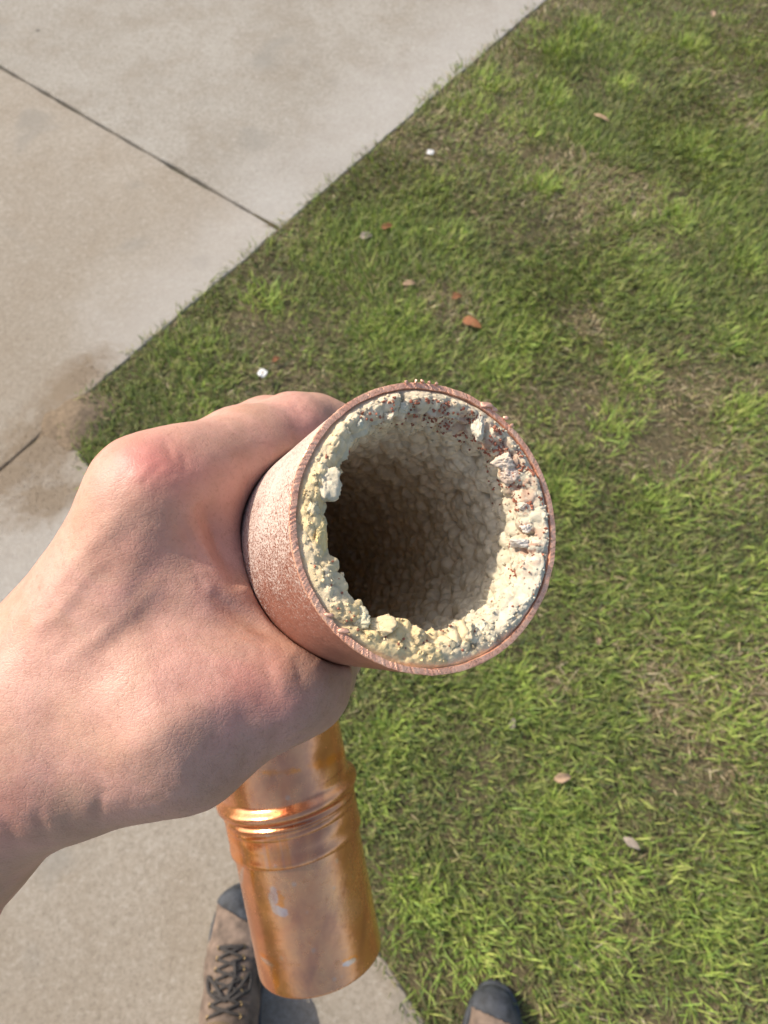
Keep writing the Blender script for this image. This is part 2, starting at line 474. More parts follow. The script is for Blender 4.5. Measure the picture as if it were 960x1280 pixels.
def slab(name, poly, parent, jitter=.005):
    """A cast slab: outline resampled every ~2 cm, edges slightly ragged, rounded arris."""
    poly = [np.array(p, float) for p in poly]; pts = []
    for i, p in enumerate(poly):
        q = poly[(i + 1) % len(poly)]; n = max(1, min(220, int(np.linalg.norm(q - p) / .022)))
        pts += [p + (q - p) * k / n for k in range(n)]
    pts = np.array(pts); nn = len(pts)
    t = np.roll(pts, -1, 0) - np.roll(pts, 1, 0); t /= np.linalg.norm(t, axis=1)[:, None]
    out = np.stack([t[:, 1], -t[:, 0]], 1)
    P3 = np.c_[pts, np.zeros(nn)]
    pts = pts + out * (jitter * fbm(P3 * 14, 4, 9) + .001 * fbm(P3 * 90, 2, 4))[:, None]
    rings = [(0, -.06), (0, Z_TOP - .006), (-.0015, Z_TOP - .0015), (-.004, Z_TOP)]
    V = []
    for off, z in rings: V.append(np.c_[pts + out * off, np.full(nn, z)])
    F = [list(q) for q in grid_faces(len(rings), nn, True)]
    F = [list(q) for q in grid_faces(len(rings), nn, True)] + [[(len(rings) - 1) * nn + j for j in range(nn)]]
    return mesh_np(name, np.concatenate(V), F, M_conc, parent, smooth=False)

path = empty('concrete_path', (0, 0, 0)); tag(path, kind='structure')
J = .0045                                                          # half a joint
def G2(a, b): return E0 + A_DIR * a + B_DIR * b
def ccw(p):
    a = sum(p[i][0] * p[(i + 1) % len(p)][1] - p[(i + 1) % len(p)][0] * p[i][1] for i in range(len(p)))
    return p if a > 0 else p[::-1]
slabs = []
for k in range(-2, 2):
    slabs.append([G2(k * 1.9 + J, 0), G2(k * 1.9 + J, -1.45), G2((k + 1) * 1.9 - J, -1.45), G2((k + 1) * 1.9 - J, 0)])
cb = -2 * J
s_c = float((CORNER - E0) @ A_DIR)
def on_e2(t): return CORNER - E2 * t
J3 = .0013
slabs.append([CORNER + B_DIR * 2 * J3 - A_DIR * .004, on_e2(2.6), on_e2(2.6) - A_DIR * 1.9, CORNER + B_DIR * 2 * J3 - A_DIR * 2.6])

for sl_ in slabs: slab('concrete_slab', ccw(sl_), path)
# mud mask evaluated in the shader from distance to the corner (object coordinates are world metres here)
def add_mud(t_mat):
    t = t_mat.node_tree
    for nd in list(t.nodes):
        if nd.type == 'ATTRIBUTE' and nd.attribute_name == 'mud':
            tc = t.nodes.new('ShaderNodeTexCoord'); out = None
            for (c, rx, ry, ang) in (((ground(60, 555)), .20, .10, .85), ((ground(95, 480)), .12, .06, .95), ((ground(10, 600)), .12, .05, .85), ((ground(60, 625)), .10, .06, .4)):
                mp = t.nodes.new('ShaderNodeMapping'); mp.vector_type = 'TEXTURE'
                mp.inputs['Location'].default_value = (c[0], c[1], 0); mp.inputs['Rotation'].default_value = (0, 0, ang)
                mp.inputs['Scale'].default_value = (rx, ry, 1)
                t.links.new(tc.outputs['Object'], mp.inputs[0])
                sx = t.nodes.new('ShaderNodeVectorMath'); sx.operation = 'MULTIPLY'; sx.inputs[1].default_value = (1, 1, 0); t.links.new(mp.outputs[0], sx.inputs[0])
                ln = t.nodes.new('ShaderNodeVectorMath'); ln.operation = 'LENGTH'; t.links.new(sx.outputs[0], ln.inputs[0])
                mr = t.nodes.new('ShaderNodeMapRange'); mr.inputs[1].default_value = 0; mr.inputs[2].default_value = 2.0; mr.inputs[3].default_value = 1.35; mr.inputs[4].default_value = -.4
                t.links.new(ln.outputs['Value'], mr.inputs[0])
                if out is None: out = mr.outputs[0]
                else:
                    mx = t.nodes.new('ShaderNodeMath'); mx.operation = 'MAXIMUM'; t.links.new(out, mx.inputs[0]); t.links.new(mr.outputs[0], mx.inputs[1]); out = mx.outputs[0]
            for lk in list(t.links):
                if lk.from_node == nd: t.links.new(out, lk.to_socket)
            t.nodes.remove(nd)
add_mud(M_conc)

# ================================================================== GRASS
def in_lawn(p, m=0.0):
    rag = .018 * fbm(np.c_[p * 9, np.zeros(len(p))], 3, 31)
    a = (p - E0) @ B_DIR; b = (p - Q0) @ N2
    r = np.linalg.norm(p - CORNER, axis=1)
    bare = fbm(np.c_[p * 5, np.ones(len(p))], 3, 12) * .08 + .04
    return (a > m + rag) & (b > m + rag) & (r > bare)

pal_green = np.array([(.150, .205, .058), (.205, .262, .070), (.085, .130, .044), (.26, .305, .092), (.21, .225, .095), (.31, .29, .13)])
pal_bright = np.array([(.28, .375, .080), (.32, .405, .090), (.22, .325, .075), (.39, .43, .125)])
pal_dry = np.array([(.42, .34, .20), (.33, .265, .15), (.54, .46, .31), (.23, .175, .10)])

def blades(base, n_dir, length, width, lean, col, curl):
    """base (n,2), n_dir heading angle, all arrays n."""
    n = len(base); hx, hy = np.cos(n_dir), np.sin(n_dir)
    sxn, syn = -hy, hx
    tw = rng.uniform(-.9, .9, n)                         # blade twist
    wx, wy, wz = sxn * np.cos(tw), syn * np.cos(tw), np.sin(tw) * .8
    V = np.zeros((n, 7, 3), np.float32)
    z0 = .0005
    for r, (t, w) in enumerate(((0, .85), (.38, 1.0), (.72, .72), (1, 0))):
        ang = lean + curl * t * t                        # angle from vertical
        out = length * t * np.sin(np.clip(lean + curl * t * .5, 0, 1.75)); up = length * t * np.cos(np.clip(lean + curl * t * .5, 0, 1.62))
        c = np.stack([base[:, 0] + hx * out, base[:, 1] + hy * out, z0 + up], 1)
        if r == 3: V[:, 6] = c
        else:
            o = np.stack([wx, wy, wz], 1) * (width * w * .5)[:, None]
            V[:, 2 * r] = c - o; V[:, 2 * r + 1] = c + o
    F = np.array([[0, 1, 3], [0, 3, 2], [2, 3, 5], [2, 5, 4], [4, 5, 6]])
    FF = (F[None] + (np.arange(n) * 7)[:, None, None]).reshape(-1, 3)
    C = np.repeat(col[:, None, :], 7, 1); C[:, :2] = C[:, :2] * .85 + np.array([.12, .11, .04]) * .15
    return V.reshape(-1, 3), FF, C.reshape(-1, 3)

def scatter(n, lo, hi, keep):
    p = rng.uniform(lo, hi, (n, 2)); return p[keep(p)]

VV, FF, CC = [], [], []; base_i = 0
def add_bl(*a):
    global base_i
    V, F, C = blades(*a); VV.append(V); FF.append(F + base_i); CC.append(C); base_i += len(V)

lo, hi = np.array([-.85, -.6]), np.array([2.0, 3.4])
area = (hi - lo).prod()
p = scatter(int(area * 60000), lo, hi, lambda q: in_lawn(q, -.026 * rng.random(len(q)) ** .8) & in_view(q, .10))
dens = fbm(np.c_[p * 6.5, np.zeros(len(p))], 4, 5) * 1.3; dry = fbm(np.c_[p * 3.1, np.full(len(p), 7.)], 4, 15)
for dx_, dy_, dr_ in ((800, 520, .13), (760, 240, .11), (730, 400, .06), (880, 590, .07), (830, 870, .06), (690, 850, .05), (720, 215, .08), (930, 150, .09), (560, 380, .06), (760, 1150, .05)):
    dry = dry + .9 * np.exp(-((p - ground(dx_, dy_)[:2]) ** 2).sum(1) / dr_ ** 2)
keep = rng.random(len(p)) < np.clip(.92 + dens * .7, .52, 1); p, dens, dry = p[keep], dens[keep], dry[keep]
n = len(p)
isdry = rng.random(n) < np.clip(.25 + dry * 1.2, .05, .8)
isb = rng.random(n) < np.clip(.12 + dens * .7, .02, .5)
col = pal_green[rng.integers(0, 6, n)]; col[isb] = pal_bright[rng.integers(0, 4, isb.sum())]; col[isdry] = pal_dry[rng.integers(0, 4, isdry.sum())]
col = col * rng.uniform(.6, 1.3, (n, 1))
flow = fbm(np.c_[p * 2.2, np.full(n, 2.)], 3, 77) * 5
add_bl(p, flow + rng.normal(0, 1.3, n), rng.uniform(.013, .038, n) * (1 + .5 * dens), rng.uniform(.0012, .0034, n),
       np.where(isdry, rng.uniform(.9, 1.5, n), rng.uniform(.15, 1.15, n)), col, rng.uniform(.1, 1.1, n))
# tufts: the brighter crowns of coarse grass
tuft_px = [(700, 65), (775, 110), (690, 130), (860, 60), (590, 140), (840, 275), (830, 385), (650, 430), (905, 430), (620, 470), (520, 440), (930, 330),
           (790, 470), (925, 520), (480, 920), (600, 1185), (560, 1170), (820, 1110), (760, 1090), (700, 1040), (900, 900), (640, 860), (870, 1230),
           (610, 105), (655, 165), (735, 40), (560, 300), (500, 400), (820, 640), (930, 760), (880, 1150), (740, 1180), (520, 1120), (460, 420), (250, 440),
           (330, 380), (870, 190), (680, 235), (700, 620), (760, 540), (880, 610)]
T = [ground(a, b)[:2] for a, b in tuft_px]
extra = scatter(900, lo, hi, lambda q: in_lawn(q, .05) & in_view(q, .1))
for i, c in enumerate(T + list(extra)):
    big = i < len(T)
    if not in_lawn(np.array([c]), .02)[0]: continue
    m = int(rng.uniform(150, 260)) if big else int(rng.uniform(25, 70)); sp = rng.uniform(.024, .044) if big else rng.uniform(.014, .030)
    q = c + rng.normal(0, sp, (m, 2)); q = q[in_lawn(q, .003)]; m = len(q)
    if m == 0: continue
    d = q - c; ang = np.arctan2(d[:, 1], d[:, 0]) + rng.normal(0, 1.4, m)
    pal = pal_bright if (big or rng.random() < .45) else pal_green
    col = pal[rng.integers(0, len(pal), m)] * rng.uniform(.85, 1.35, (m, 1)) * (1.12 if big else 1)
    add_bl(q, ang, rng.uniform(.018, .046, m) * (1.05 if big else .85), rng.uniform(.0014, .0032, m), rng.uniform(.1, .9, m), col, rng.uniform(.2, 1.0, m))
# dry litter lying flat
p = scatter(int(area * 5200), lo, hi, lambda q: in_lawn(q, -.015) & in_view(q, .10)); n = len(p)
add_bl(p, rng.uniform(0, 2 * PI, n), rng.uniform(.012, .045, n), rng.uniform(.001, .0026, n), rng.uniform(1.35, 1.6, n),
       pal_dry[rng.integers(0, 4, n)] * rng.uniform(.7, 1.3, (n, 1)), rng.uniform(0, .3, n))
# the lawn going on outside the frame, thinner and coarser
lo2, hi2 = np.array([-1.6, -2.1]), np.array([4.1, 5.1])
p = scatter(int((hi2 - lo2).prod() * 15000), lo2, hi2, lambda q: in_lawn(q, .004) & ~in_view(q, .10) & in_view(q, .75)); n = len(p)
add_bl(p, rng.uniform(0, 2 * PI, n), rng.uniform(.018, .045, n), rng.uniform(.0022, .0048, n), rng.uniform(.3, 1.3, n),
       np.where(rng.random((n, 1)) < .2, pal_dry[rng.integers(0, 4, n)], pal_green[rng.integers(0, 6, n)]), rng.uniform(.1, 1.1, n))
gr = mesh_np('grass', np.concatenate(VV), np.concatenate(FF), M_grass, smooth=False)
print('grass tris', len(gr.data.polygons)); attr_color(gr, 'tint', np.concatenate(CC)); tag(gr, 'short patchy lawn grass with dry blades beside the concrete', 'grass', kind='stuff')

# sand and grit spilled on the slab at the bare corner
def crumbs(name, C, S, mat, parent=None, origin=None, cols=None):
    """many small irregular lumps joined in one mesh: centres C (n,3), sizes S (n)"""
    ico = np.array([(0, 0, 1), (.894, 0, .447), (.276, .851, .447), (-.724, .526, .447), (-.724, -.526, .447), (.276, -.851, .447),
                    (.724, .526, -.447), (-.276, .851, -.447), (-.894, 0, -.447), (-.276, -.851, -.447), (.724, -.526, -.447), (0, 0, -1)])
    fi = np.array([(0, 1, 2), (0, 2, 3), (0, 3, 4), (0, 4, 5), (0, 5, 1), (1, 6, 2), (2, 6, 7), (2, 7, 3), (3, 7, 8), (3, 8, 4), (4, 8, 9), (4, 9, 5), (5, 9, 10), (5, 10, 1), (1, 10, 6),
                   (11, 7, 6), (11, 8, 7), (11, 9, 8), (11, 10, 9), (11, 6, 10)])
    n = len(C); q = rng.normal(size=(n, 3, 3)); q = np.linalg.qr(q)[0]
    st = rng.uniform(.65, 1.2, (n, 1, 3))
    V = ico[None] * rng.uniform(.8, 1.2, (n, 12, 1)) * st
    V = np.einsum('nij,nkj->nki', q, V) * np.asarray(S)[:, None, None] + np.asarray(C)[:, None, :]
    F = (fi[None] + (np.arange(n) * 12)[:, None, None]).reshape(-1, 3)
    det = np.linalg.det(q) < 0
    F = F.reshape(n, 20, 3); F[det] = F[det][:, :, ::-1]; F = F.reshape(-1, 3)
    o = mesh_np(name, V.reshape(-1, 3), F, mat, parent, origin, smooth=False)
    if cols is not None: attr_color(o, 'tint', np.repeat(cols, 12, 0))
    return o
p = np.concatenate([ground(a, b)[:2] + rng.normal(0, s, (k, 2)) for a, b, s, k in ((70, 550, .06, 700), (120, 470, .035, 350), (30, 590, .05, 350), (60, 620, .04, 250))])
ok = ((p - E0) @ B_DIR < .02) | ((p - Q0) @ N2 < .02); p = p[ok]
grit = crumbs('grit', np.c_[p, np.full(len(p), Z_TOP + .0006)], rng.uniform(.0004, .0012, len(p)), M_sand)
tag(grit, 'brown sandy grit washed over the concrete at the lawn corner', 'grit', kind='stuff')

# low heap of washed-out soil over the corner of the lawn
hx_, hy_ = np.meshgrid(np.linspace(-.30, .30, 130), np.linspace(-.30, .30, 130)); hc = np.array([CORNER[0] + .03, CORNER[1] - .01])
HP = np.c_[hx_.ravel() + hc[0], hy_.ravel() + hc[1], np.zeros(hx_.size)]; hr = np.hypot(hx_.ravel(), hy_.ravel())
HP[:, 2] = -.004 + .021 * np.exp(-(hr / .085) ** 2) + .010 * fbm(HP * 16, 5, 19) * np.exp(-(hr / .16) ** 2)
heap = mesh_np('washed_soil', HP, grid_faces(130, 130, False), M_mudheap); tag(heap, kind='structure')

# fallen leaves and white specks
def leaf(px, py, ln, wd, ang, mat, label, name='fallen_leaf', group='dry leaves lying in the grass', z=.017, cat='leaf', tilt=.2):
    c = ground(px, py, z); n1, n2 = 12, 6; V = []
    for i in range(n1):
        t = i / (n1 - 1); w = wd * .5 * (math.sin(PI * min(1, t * .94 + .04)) ** .75) * (1 - .25 * t) + .0004
        for j in range(n2 + 1):
            s = j / n2 * 2 - 1
            V.append([(t - .5) * ln, s * w * (1 + .12 * math.sin(9 * t + px)), abs(s) * w * .45 + .12 * ln * math.sin(t * 2.6 + .4) + .0009 * math.sin(14 * t + 5 * s)])
    V = np.array(V); top = V.copy(); bot = V.copy(); bot[:, 2] -= .0005
    Q = grid_faces(n1, n2 + 1, False, True)
    m = len(V); rim = [j for j in range(n2 + 1)] + [i * (n2 + 1) + n2 for i in range(1, n1)] + [(n1 - 1) * (n2 + 1) + j for j in range(n2 - 1, -1, -1)] + [i * (n2 + 1) for i in range(n1 - 2, 0, -1)]
    F = [list(q) for q in Q] + [[x + m for x in q[::-1]] for q in Q] + [[rim[i], rim[(i + 1) % len(rim)], rim[(i + 1) % len(rim)] + m, rim[i] + m] for i in range(len(rim))]
    V = np.concatenate([top, bot])
    R = np.array((Matrix.Rotation(ang, 3, 'Z') @ Matrix.Rotation(tilt, 3, 'X')))
    o = mesh_np(name, V @ R.T + c, F, mat, None, c); tag(o, label, cat, group); return o
leaf(590, 405, .052, .026, -.5, M_leafB, 'largest reddish brown leaf, lying in the grass above the pipe mouth')
leaf(571, 371, .028, .018, .3, M_leafB, 'small orange brown leaf just above the largest brown leaf')
leaf(484, 284, .034, .017, .4, M_leafB, 'rusty curled leaf in the grass right of the joint end')
leaf(458, 296, .034, .022, .2, M_leafG, 'grey leaf beside the rusty curled leaf near the path edge')
leaf(703, 972, .030, .018, .15, M_leafT, 'pale tan leaf standing out in the lower lawn', z=.026)
leaf(790, 1054, .032, .014, -.6, M_leafG, 'narrow grey leaf in the grass below the pale tan leaf', z=.02)
leaf(752, 148, .050, .010, -.6, M_leafT, 'long thin tan straw leaf near the top of the lawn')
leaf(890, 18, .036, .018, 1.3, M_leafT, 'cream leaf at the very top right of the lawn', z=.034)
leaf(512, 355, .034, .014, .1, M_leafT, 'thin faded leaf in the grass left of the small orange leaf')
leaf(345, 449, .020, .012, .7, M_leafB, 'tiny brown leaf beside the white flower head near the index finger')
leaf(640, 905, .022, .012, 1.2, M_leafG, 'small whitish leaf scrap in the grass below the pipe mouth')
leaf(748, 802, .018, .012, 1.4, M_leafT, 'tiny square pinkish leaf scrap right of the pipe mouth')

def flower(px, py, r, label):
    c = ground(px, py, .034); root = empty('flower_head', c); tag(root, label, 'flower', 'white flower heads in the lawn')
    V = []; F = []
    for k in range(9):
        a = k * 2 * PI / 9 + px; i0 = len(V)
        for (t, w, z) in ((.15, .12, .0), (.55, .26, .1), (.95, .22, .05), (1.05, .06, -.05)):
            for s in (-1, 1):
                V.append([r * (t * math.cos(a) - s * w * math.sin(a)), r * (t * math.sin(a) + s * w * math.cos(a)), r * (z + .15 * math.sin(k * 2.1))])
        for j in range(3): F.append([i0 + 2 * j, i0 + 2 * j + 1, i0 + 2 * j + 3, i0 + 2 * j + 2])
    mesh_np('petals', np.array(V) + c, F, M_petal, root)
    crumbs('flower_centre', [c + np.array([0, 0, r * .1])], [r * .35], M_leafT, root)
flower(538, 190, .010, 'white flower head in the lawn close to the path edge')
flower(328, 466, .011, 'white flower head in the lawn just above the index finger')

# ================================================================== THE PIPE
PR = 33.4                                             # outer radius, mm
O = np.array([11.0, -2.9, -168.0])                    # centre of the mouth
AX = np.array([-.385, -.150, -.93]); AX /= np.linalg.norm(AX)
LEN1 = 132.
P1 = O + AX * LEN1
L1 = at(359, 984, 392); L2 = at(402, 1201, 398)      # lower leg: bead centre, cut end
LD = (L2 - L1) / np.linalg.norm(L2 - L1)
L0 = L1 - LD * 42
# axis curve: straight, hermite bend, straight
def hermite(p0, t0, p1, t1, n):
    t = np.linspace(0, 1, n)[:, None]
    return (2 * t ** 3 - 3 * t ** 2 + 1) * p0 + (t ** 3 - 2 * t ** 2 + t) * t0 + (-2 * t ** 3 + 3 * t ** 2) * p1 + (t ** 3 - t ** 2) * t1
bend = hermite(P1, AX * 120, L0, LD * 120, 40)

def frames(C):
    """parallel-transport frames along centreline C; starts with n0 = picture right."""
    T = np.gradient(C, axis=0); T /= np.linalg.norm(T, axis=1)[:, None]
    n = np.array([1., 0, 0]); out_n, out_b = [], []
    for t in T:
        n = n - t * (n @ t); n /= np.linalg.norm(n); out_n.append(n); out_b.append(np.cross(n, t))
    return T, np.array(out_n), np.array(out_b)            # n ~ right, b ~ up

def tube(C, prof_r, nth, arr=False):
    T, N, B = frames(C); th = np.linspace(0, 2 * PI, nth, endpoint=False)
    r = np.asarray(prof_r, float); r = r[:, None] * np.ones(nth)[None] if r.ndim == 1 else r
    return C[:, None] + r[..., None] * (np.cos(th)[None, :, None] * N[:, None] + np.sin(th)[None, :, None] * B[:, None])

pipe = empty('copper_pipe', rig(L2)); tag(pipe, 'cut copper pipe elbow clogged with pale mineral scale, held in the hand', 'pipe')
T0, N0, B0 = frames(np.array([O, O + AX]))
nv, bv = N0[0], B0[0]
NTH = 900
th = np.linspace(0, 2 * PI, NTH, endpoint=False)
# near pipe wall: outside, saw-cut rim with slanting tooth marks, inside
def ring(r, s):                                        # r, s arrays over th
    return O + AX * np.asarray(s)[..., None] + np.asarray(r)[..., None] * (np.cos(th)[:, None] * nv + np.sin(th)[:, None] * bv)
cz = np.c_[np.cos(th) * 4, np.sin(th) * 4, np.zeros(NTH)]
WALL = 1.45
rows = []; ss = np.r_[LEN1, np.linspace(100, 6, 30), 4, 2, 1.0, .5]
for s in ss: rows.append(ring(PR + .10 * fbm(np.c_[cz[:, :2] * 1.5, np.full(NTH, s * .08)], 3, 2) * min(1, s / 3), np.full(NTH, s)))
outer = np.array(rows)
ow = mesh_np('pipe_wall', rig(outer.reshape(-1, 3)), grid_faces(len(rows), NTH, True), M_dull, pipe)
# mineral bloom, heaviest on the upper left flank
wh = []
for s in ss:
    a = np.clip(np.cos(th - math.radians(158)), 0, 1) ** 1.2
    wh.append(np.clip(.50 + .42 * a - .35 * np.clip(np.cos(th - math.radians(250)), 0, 1) + .15 * fbm(np.c_[cz[:, :2], np.full(NTH, s * .1)], 3, 8), 0, 1.2))
attr_f(ow, 'white', np.array(wh).ravel())
NR = 2400; thr = np.linspace(0, 2 * PI, NR, endpoint=False)
def ringr(r, s): return O + AX * np.asarray(s)[:, None] + np.asarray(r)[:, None] * (np.cos(thr)[:, None] * nv + np.sin(thr)[:, None] * bv)
czr = np.c_[np.cos(thr) * 6, np.sin(thr) * 6, np.zeros(NR)]
rimrows = []; sawc = []
prof = [(PR + .03, .5), (PR + .05, .15), (PR - .06, -.14), (PR - .4, -.20), (PR - .9, -.22), (PR - 1.4, -.21), (PR - WALL + .06, -.16), (PR - WALL, .2), (PR - WALL, 2.0)]
for k, (r, s) in enumerate(prof):
    slant = thr + (PR - r) * .018
    saw = (np.modf(slant * 190 / (2 * PI) * (1 + 0.0) + .6 * fbm(czr * 1.0, 3, 3) + 50)[0] ** 2)
    saw2 = fbm(np.c_[np.cos(slant) * 90, np.sin(slant) * 90, np.zeros(NR)], 2, 6)
    w = 1. if 1 <= k <= 7 else 0.
    left = .35 + .65 * (np.cos(thr - math.radians(170)) > -.35)
    ds = w * (.06 * saw * left * (.4 + 1.2 * _hash((slant * 190 / (2 * PI) + 50).astype(int), np.zeros(NR, int), np.zeros(NR, int), 3)) + .13 * saw2); dr = (.10 * saw2 * (1 if k < 3 else 0) + (.25 * fbm(czr * 1.6, 4, 4) if k in (2, 3, 4, 5, 6, 7) else 0))
    sawc.append(np.clip(saw ** 1.5 * left + .7 * saw2, 0, 1))
    rimrows.append(ringr(r + dr, s + ds + .25 * fbm(czr * .5, 3, 41)))
rim = mesh_np('cut_rim', rig(np.array(rimrows).reshape(-1, 3)), grid_faces(len(prof), NR, True), M_cut, pipe, smooth=False)
attr_f(rim, 'saw', np.array(sawc).ravel()); tag(rim, 'freshly saw-cut salmon coloured edge')

# ---- the scale lining
NT2 = 560
tht = np.linspace(0, 2 * PI, NT2, endpoint=False)
ctl = [(-180, 5.6), (-150, 5.4), (-130, 5.4), (-110, 7.4), (-90, 6.6), (-70, 6.6), (-45, 4.6), (-20, 3.4), (0, 3.4), (20, 3.4), (45, 3.6), (70, 3.6), (90, 4.0), (110, 4.0), (130, 4.6), (150, 6.2), (165, 6.4), (180, 5.6)]
tf = np.interp(np.degrees((tht + PI) % (2 * PI) - PI), [c[0] for c in ctl], [c[1] for c in ctl])
RI = PR - WALL
s_in = np.concatenate([np.linspace(0, 1, 40)[:, None] * 0 + np.linspace(0, 1, 40)[:, None]])
clen = np.concatenate([np.linspace(0, 40, 150), np.linspace(40.6, LEN1 + 8, 150)[1:]])
# bend continuation centre line for the lining
def cline(s):                                          # s mm along -> centre (follows bend a little)
    s = np.atleast_1d(s); q = np.maximum(s - 100, 0)
    return O + AX * s[:, None] + np.array([-.1, -.9, 0])[None] * (q ** 2 * .004)[:, None]
rows_p, rows_n, rows_u = [], [], []
# front face (radial), then rounded lip, then wall
for t in np.linspace(0, 1, 46):
    r = RI + .3 - (tf + .3) * t * .93
    s = 1.3 - .9 * math.sin(PI * t) + 0 * tf + 1.3 * t ** 6
    rows_p.append((r, s * np.ones(NT2))); rows_n.append((0., -1.) if t < .8 else (-.7 * (t - .8) / .2, -1 + .35 * (t - .8) / .2))
for s in clen[1:]:
    k = math.exp(-s / 9.)
    deep = 4.6 + 1.1 * fbm(np.c_[np.cos(tht) * 1.4, np.sin(tht) * 1.4, np.full(NT2, s * .05)], 3, 55)
    tt = (tf + 1.0 * (1 - math.exp(-s / 1.6)) * .35) * k + deep * (1 - k)
    rows_p.append((RI - tt, np.full(NT2, s + 2.0))); rows_n.append((-1., -.0 - .6 * math.exp(-s / 1.5)))
for q_ in np.linspace(.06, .985, 34):                  # the bore closes up where the bend begins
    rows_p.append(((RI - deep) * math.cos(q_ * PI / 2), np.full(NT2, LEN1 + 10 + 16 * math.sin(q_ * PI / 2)))); rows_n.append((-math.cos(q_ * 1.5), -math.sin(q_ * 1.5)))
nrow = len(rows_p)
Rr = np.array([a for a, b in rows_p]); Ss = np.array([b for a, b in rows_p])
cth, sth = np.cos(tht), np.sin(tht)
rad = cth[:, None] * nv + sth[:, None] * bv
Cn = cline(Ss.ravel()).reshape(nrow, NT2, 3)
Pb = Cn + Rr[..., None] * rad[None]
nn = np.array(rows_n); nn /= np.linalg.norm(nn, axis=1)[:, None]
Nb = nn[:, 0, None, None] * rad[None] + nn[:, 1, None, None] * AX
flat = Pb.reshape(-1, 3)
loc = np.stack([(flat - O) @ nv, (flat - O) @ bv, (flat - O) @ AX], 1)
w1, w2, cid = worley(loc / 3.7 + .35 * np.stack([fbm(loc / 5, 2, 91), fbm(loc / 5, 2, 92), fbm(loc / 5, 2, 93)], 1), 3)
v1, v2, cid2 = worley(loc / 1.8 + 5, 8)
x1, x2, cid3 = worley(loc / .55 + 9, 18)
lump = np.sqrt(np.clip(1 - (w1 / .85) ** 2, 0, 1)); small = np.sqrt(np.clip(1 - (v1 / .9) ** 2, 0, 1)); tiny = 1 - x1
Sf = np.broadcast_to(Ss, (nrow, NT2)).ravel(); facing = np.repeat(np.arange(nrow) < 46, NT2)
tpar = np.repeat(np.clip(np.arange(nrow) / 46., 0, 1), NT2)
ampL = np.where(facing, .35 + 2.2 * tpar ** 1.4, 2.9)
# smooth pale ring beside the copper on the right-hand side
thf = np.tile(tht, nrow)
disp = ampL * (lump - .35) * (.6 + .8 * cid) + np.where(facing, .80 * np.clip(tpar * 2, .35, 1), .55) * (small - .4) * (.5 + cid2) + .10 * tiny + .7 * fbm(loc / 6., 3, 23) * np.where(facing, tpar, 1)
disp *= np.where(facing, np.clip(tpar * 6, .15, 1), 1)
pos = flat + Nb.reshape(-1, 3) * disp[:, None]
# lip jaggedness
crust = mesh_np('scale_lining', rig(pos), grid_faces(nrow, NT2, True, False), M_scale, pipe)
# colours of the deposit, with some shade and brightness painted in
deg = np.degrees((thf + PI) % (2 * PI) - PI)
def bumpw(c, w): return np.exp(-(((deg - c + 180) % 360 - 180) / w) ** 2)
base = np.array([.72, .605, .42])[None] * np.ones((len(pos), 1))
yel = np.clip(bumpw(-105, 38) + .8 * bumpw(178, 22) + .3 * bumpw(150, 20), 0, 1) * np.exp(-np.maximum(Sf - 3, 0) / 6.)
grey = np.clip(bumpw(-25, 55), 0, 1) * .9
tan = np.clip(1 - np.exp(-np.maximum(Sf - 4, 0) / 22.), 0, 1) * np.clip(bumpw(85, 75) + .45, 0, 1)
def lerp(A, c, w): return A * (1 - w[:, None]) + np.array(c) * w[:, None]
nz = fbm(loc / 4, 3, 61) * .5 + .5
base = lerp(base, (.60, .555, .43), np.clip(grey * (.7 + nz), 0, .95))  # right side greyed and darkened in colour to hold back strong sunlight
base = lerp(base, (.80, .60, .29), np.clip(yel * (.5 + .9 * cid), 0, .9))
base = lerp(base, (.82, .66, .43), np.clip(tan * (.35 + .5 * nz), 0, .8))  # tan of the bore, its colour raised to brighten the shaded interior
base = lerp(base, (.30, .22, .13), np.clip((.30 - lump) * 1.8, 0, .6) * np.where(facing, .9, 1))  # shade between the large lumps painted as darker brown
base = lerp(base, (.40, .29, .16), np.clip((.36 - small) * 1.6, 0, .55) * np.where(facing, np.clip(tpar * 2, 0, 1), .6))  # painted shade again, in the hollows between small nodules
deepw = np.clip((Sf - 12) / 50., 0, 1)
base = lerp(base, (.76, .59, .37), deepw * .7)  # deep bore colour lifted too, standing in for light inside
redm = np.clip(bumpw(38, 38) + .45 * bumpw(90, 30) + .8 * bumpw(-8, 12), 0, 1) * np.exp(-((Sf - 3.2) / 3.2) ** 2) * (fbm(loc / 1.6, 3, 71) > .02) * np.clip(tpar * 1.5 - .35, 0, 1)
base = lerp(base, (.38, .175, .115), np.clip(redm * .8, 0, .8))
base *= (.86 + .26 * cid2)[:, None]
base = lerp(base, (.62, .57, .41), np.where(facing, np.clip(1 - tpar * 4.5, 0, 1) * .8, 0))
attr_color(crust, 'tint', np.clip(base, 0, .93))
# end plug so that no light leaks: the scale nearly closes the bore past the bend
# crumbs stuck on the face and lip
idx = np.flatnonzero((tpar > .25) & (Sf < 16))
pick = rng.choice(idx, 900)
Cc = pos[pick] + Nb.reshape(-1, 3)[pick] * .1
sz = rng.uniform(.16, .42, len(pick)) * np.where(rng.random(len(pick)) < .08, 1.7, 1)
o = crumbs('scale_crumbs', rig(Cc), sz / 1000, M_scale, pipe, None, np.clip(base[pick] * rng.uniform(.85, 1.08, (len(pick), 1)), 0, .9)); tag(o, kind='stuff')
prob = np.clip(bumpw(38, 36) + .5 * bumpw(92, 28) + .9 * bumpw(-8, 14) + .15 * bumpw(-110, 50), 0, 1) * np.exp(-((Sf - 3.) / 5.) ** 2) * (tpar > .45) * (fbm(loc / 2.2, 3, 72) > 0.08)
pick = rng.choice(len(pos), 620, p=prob / prob.sum())
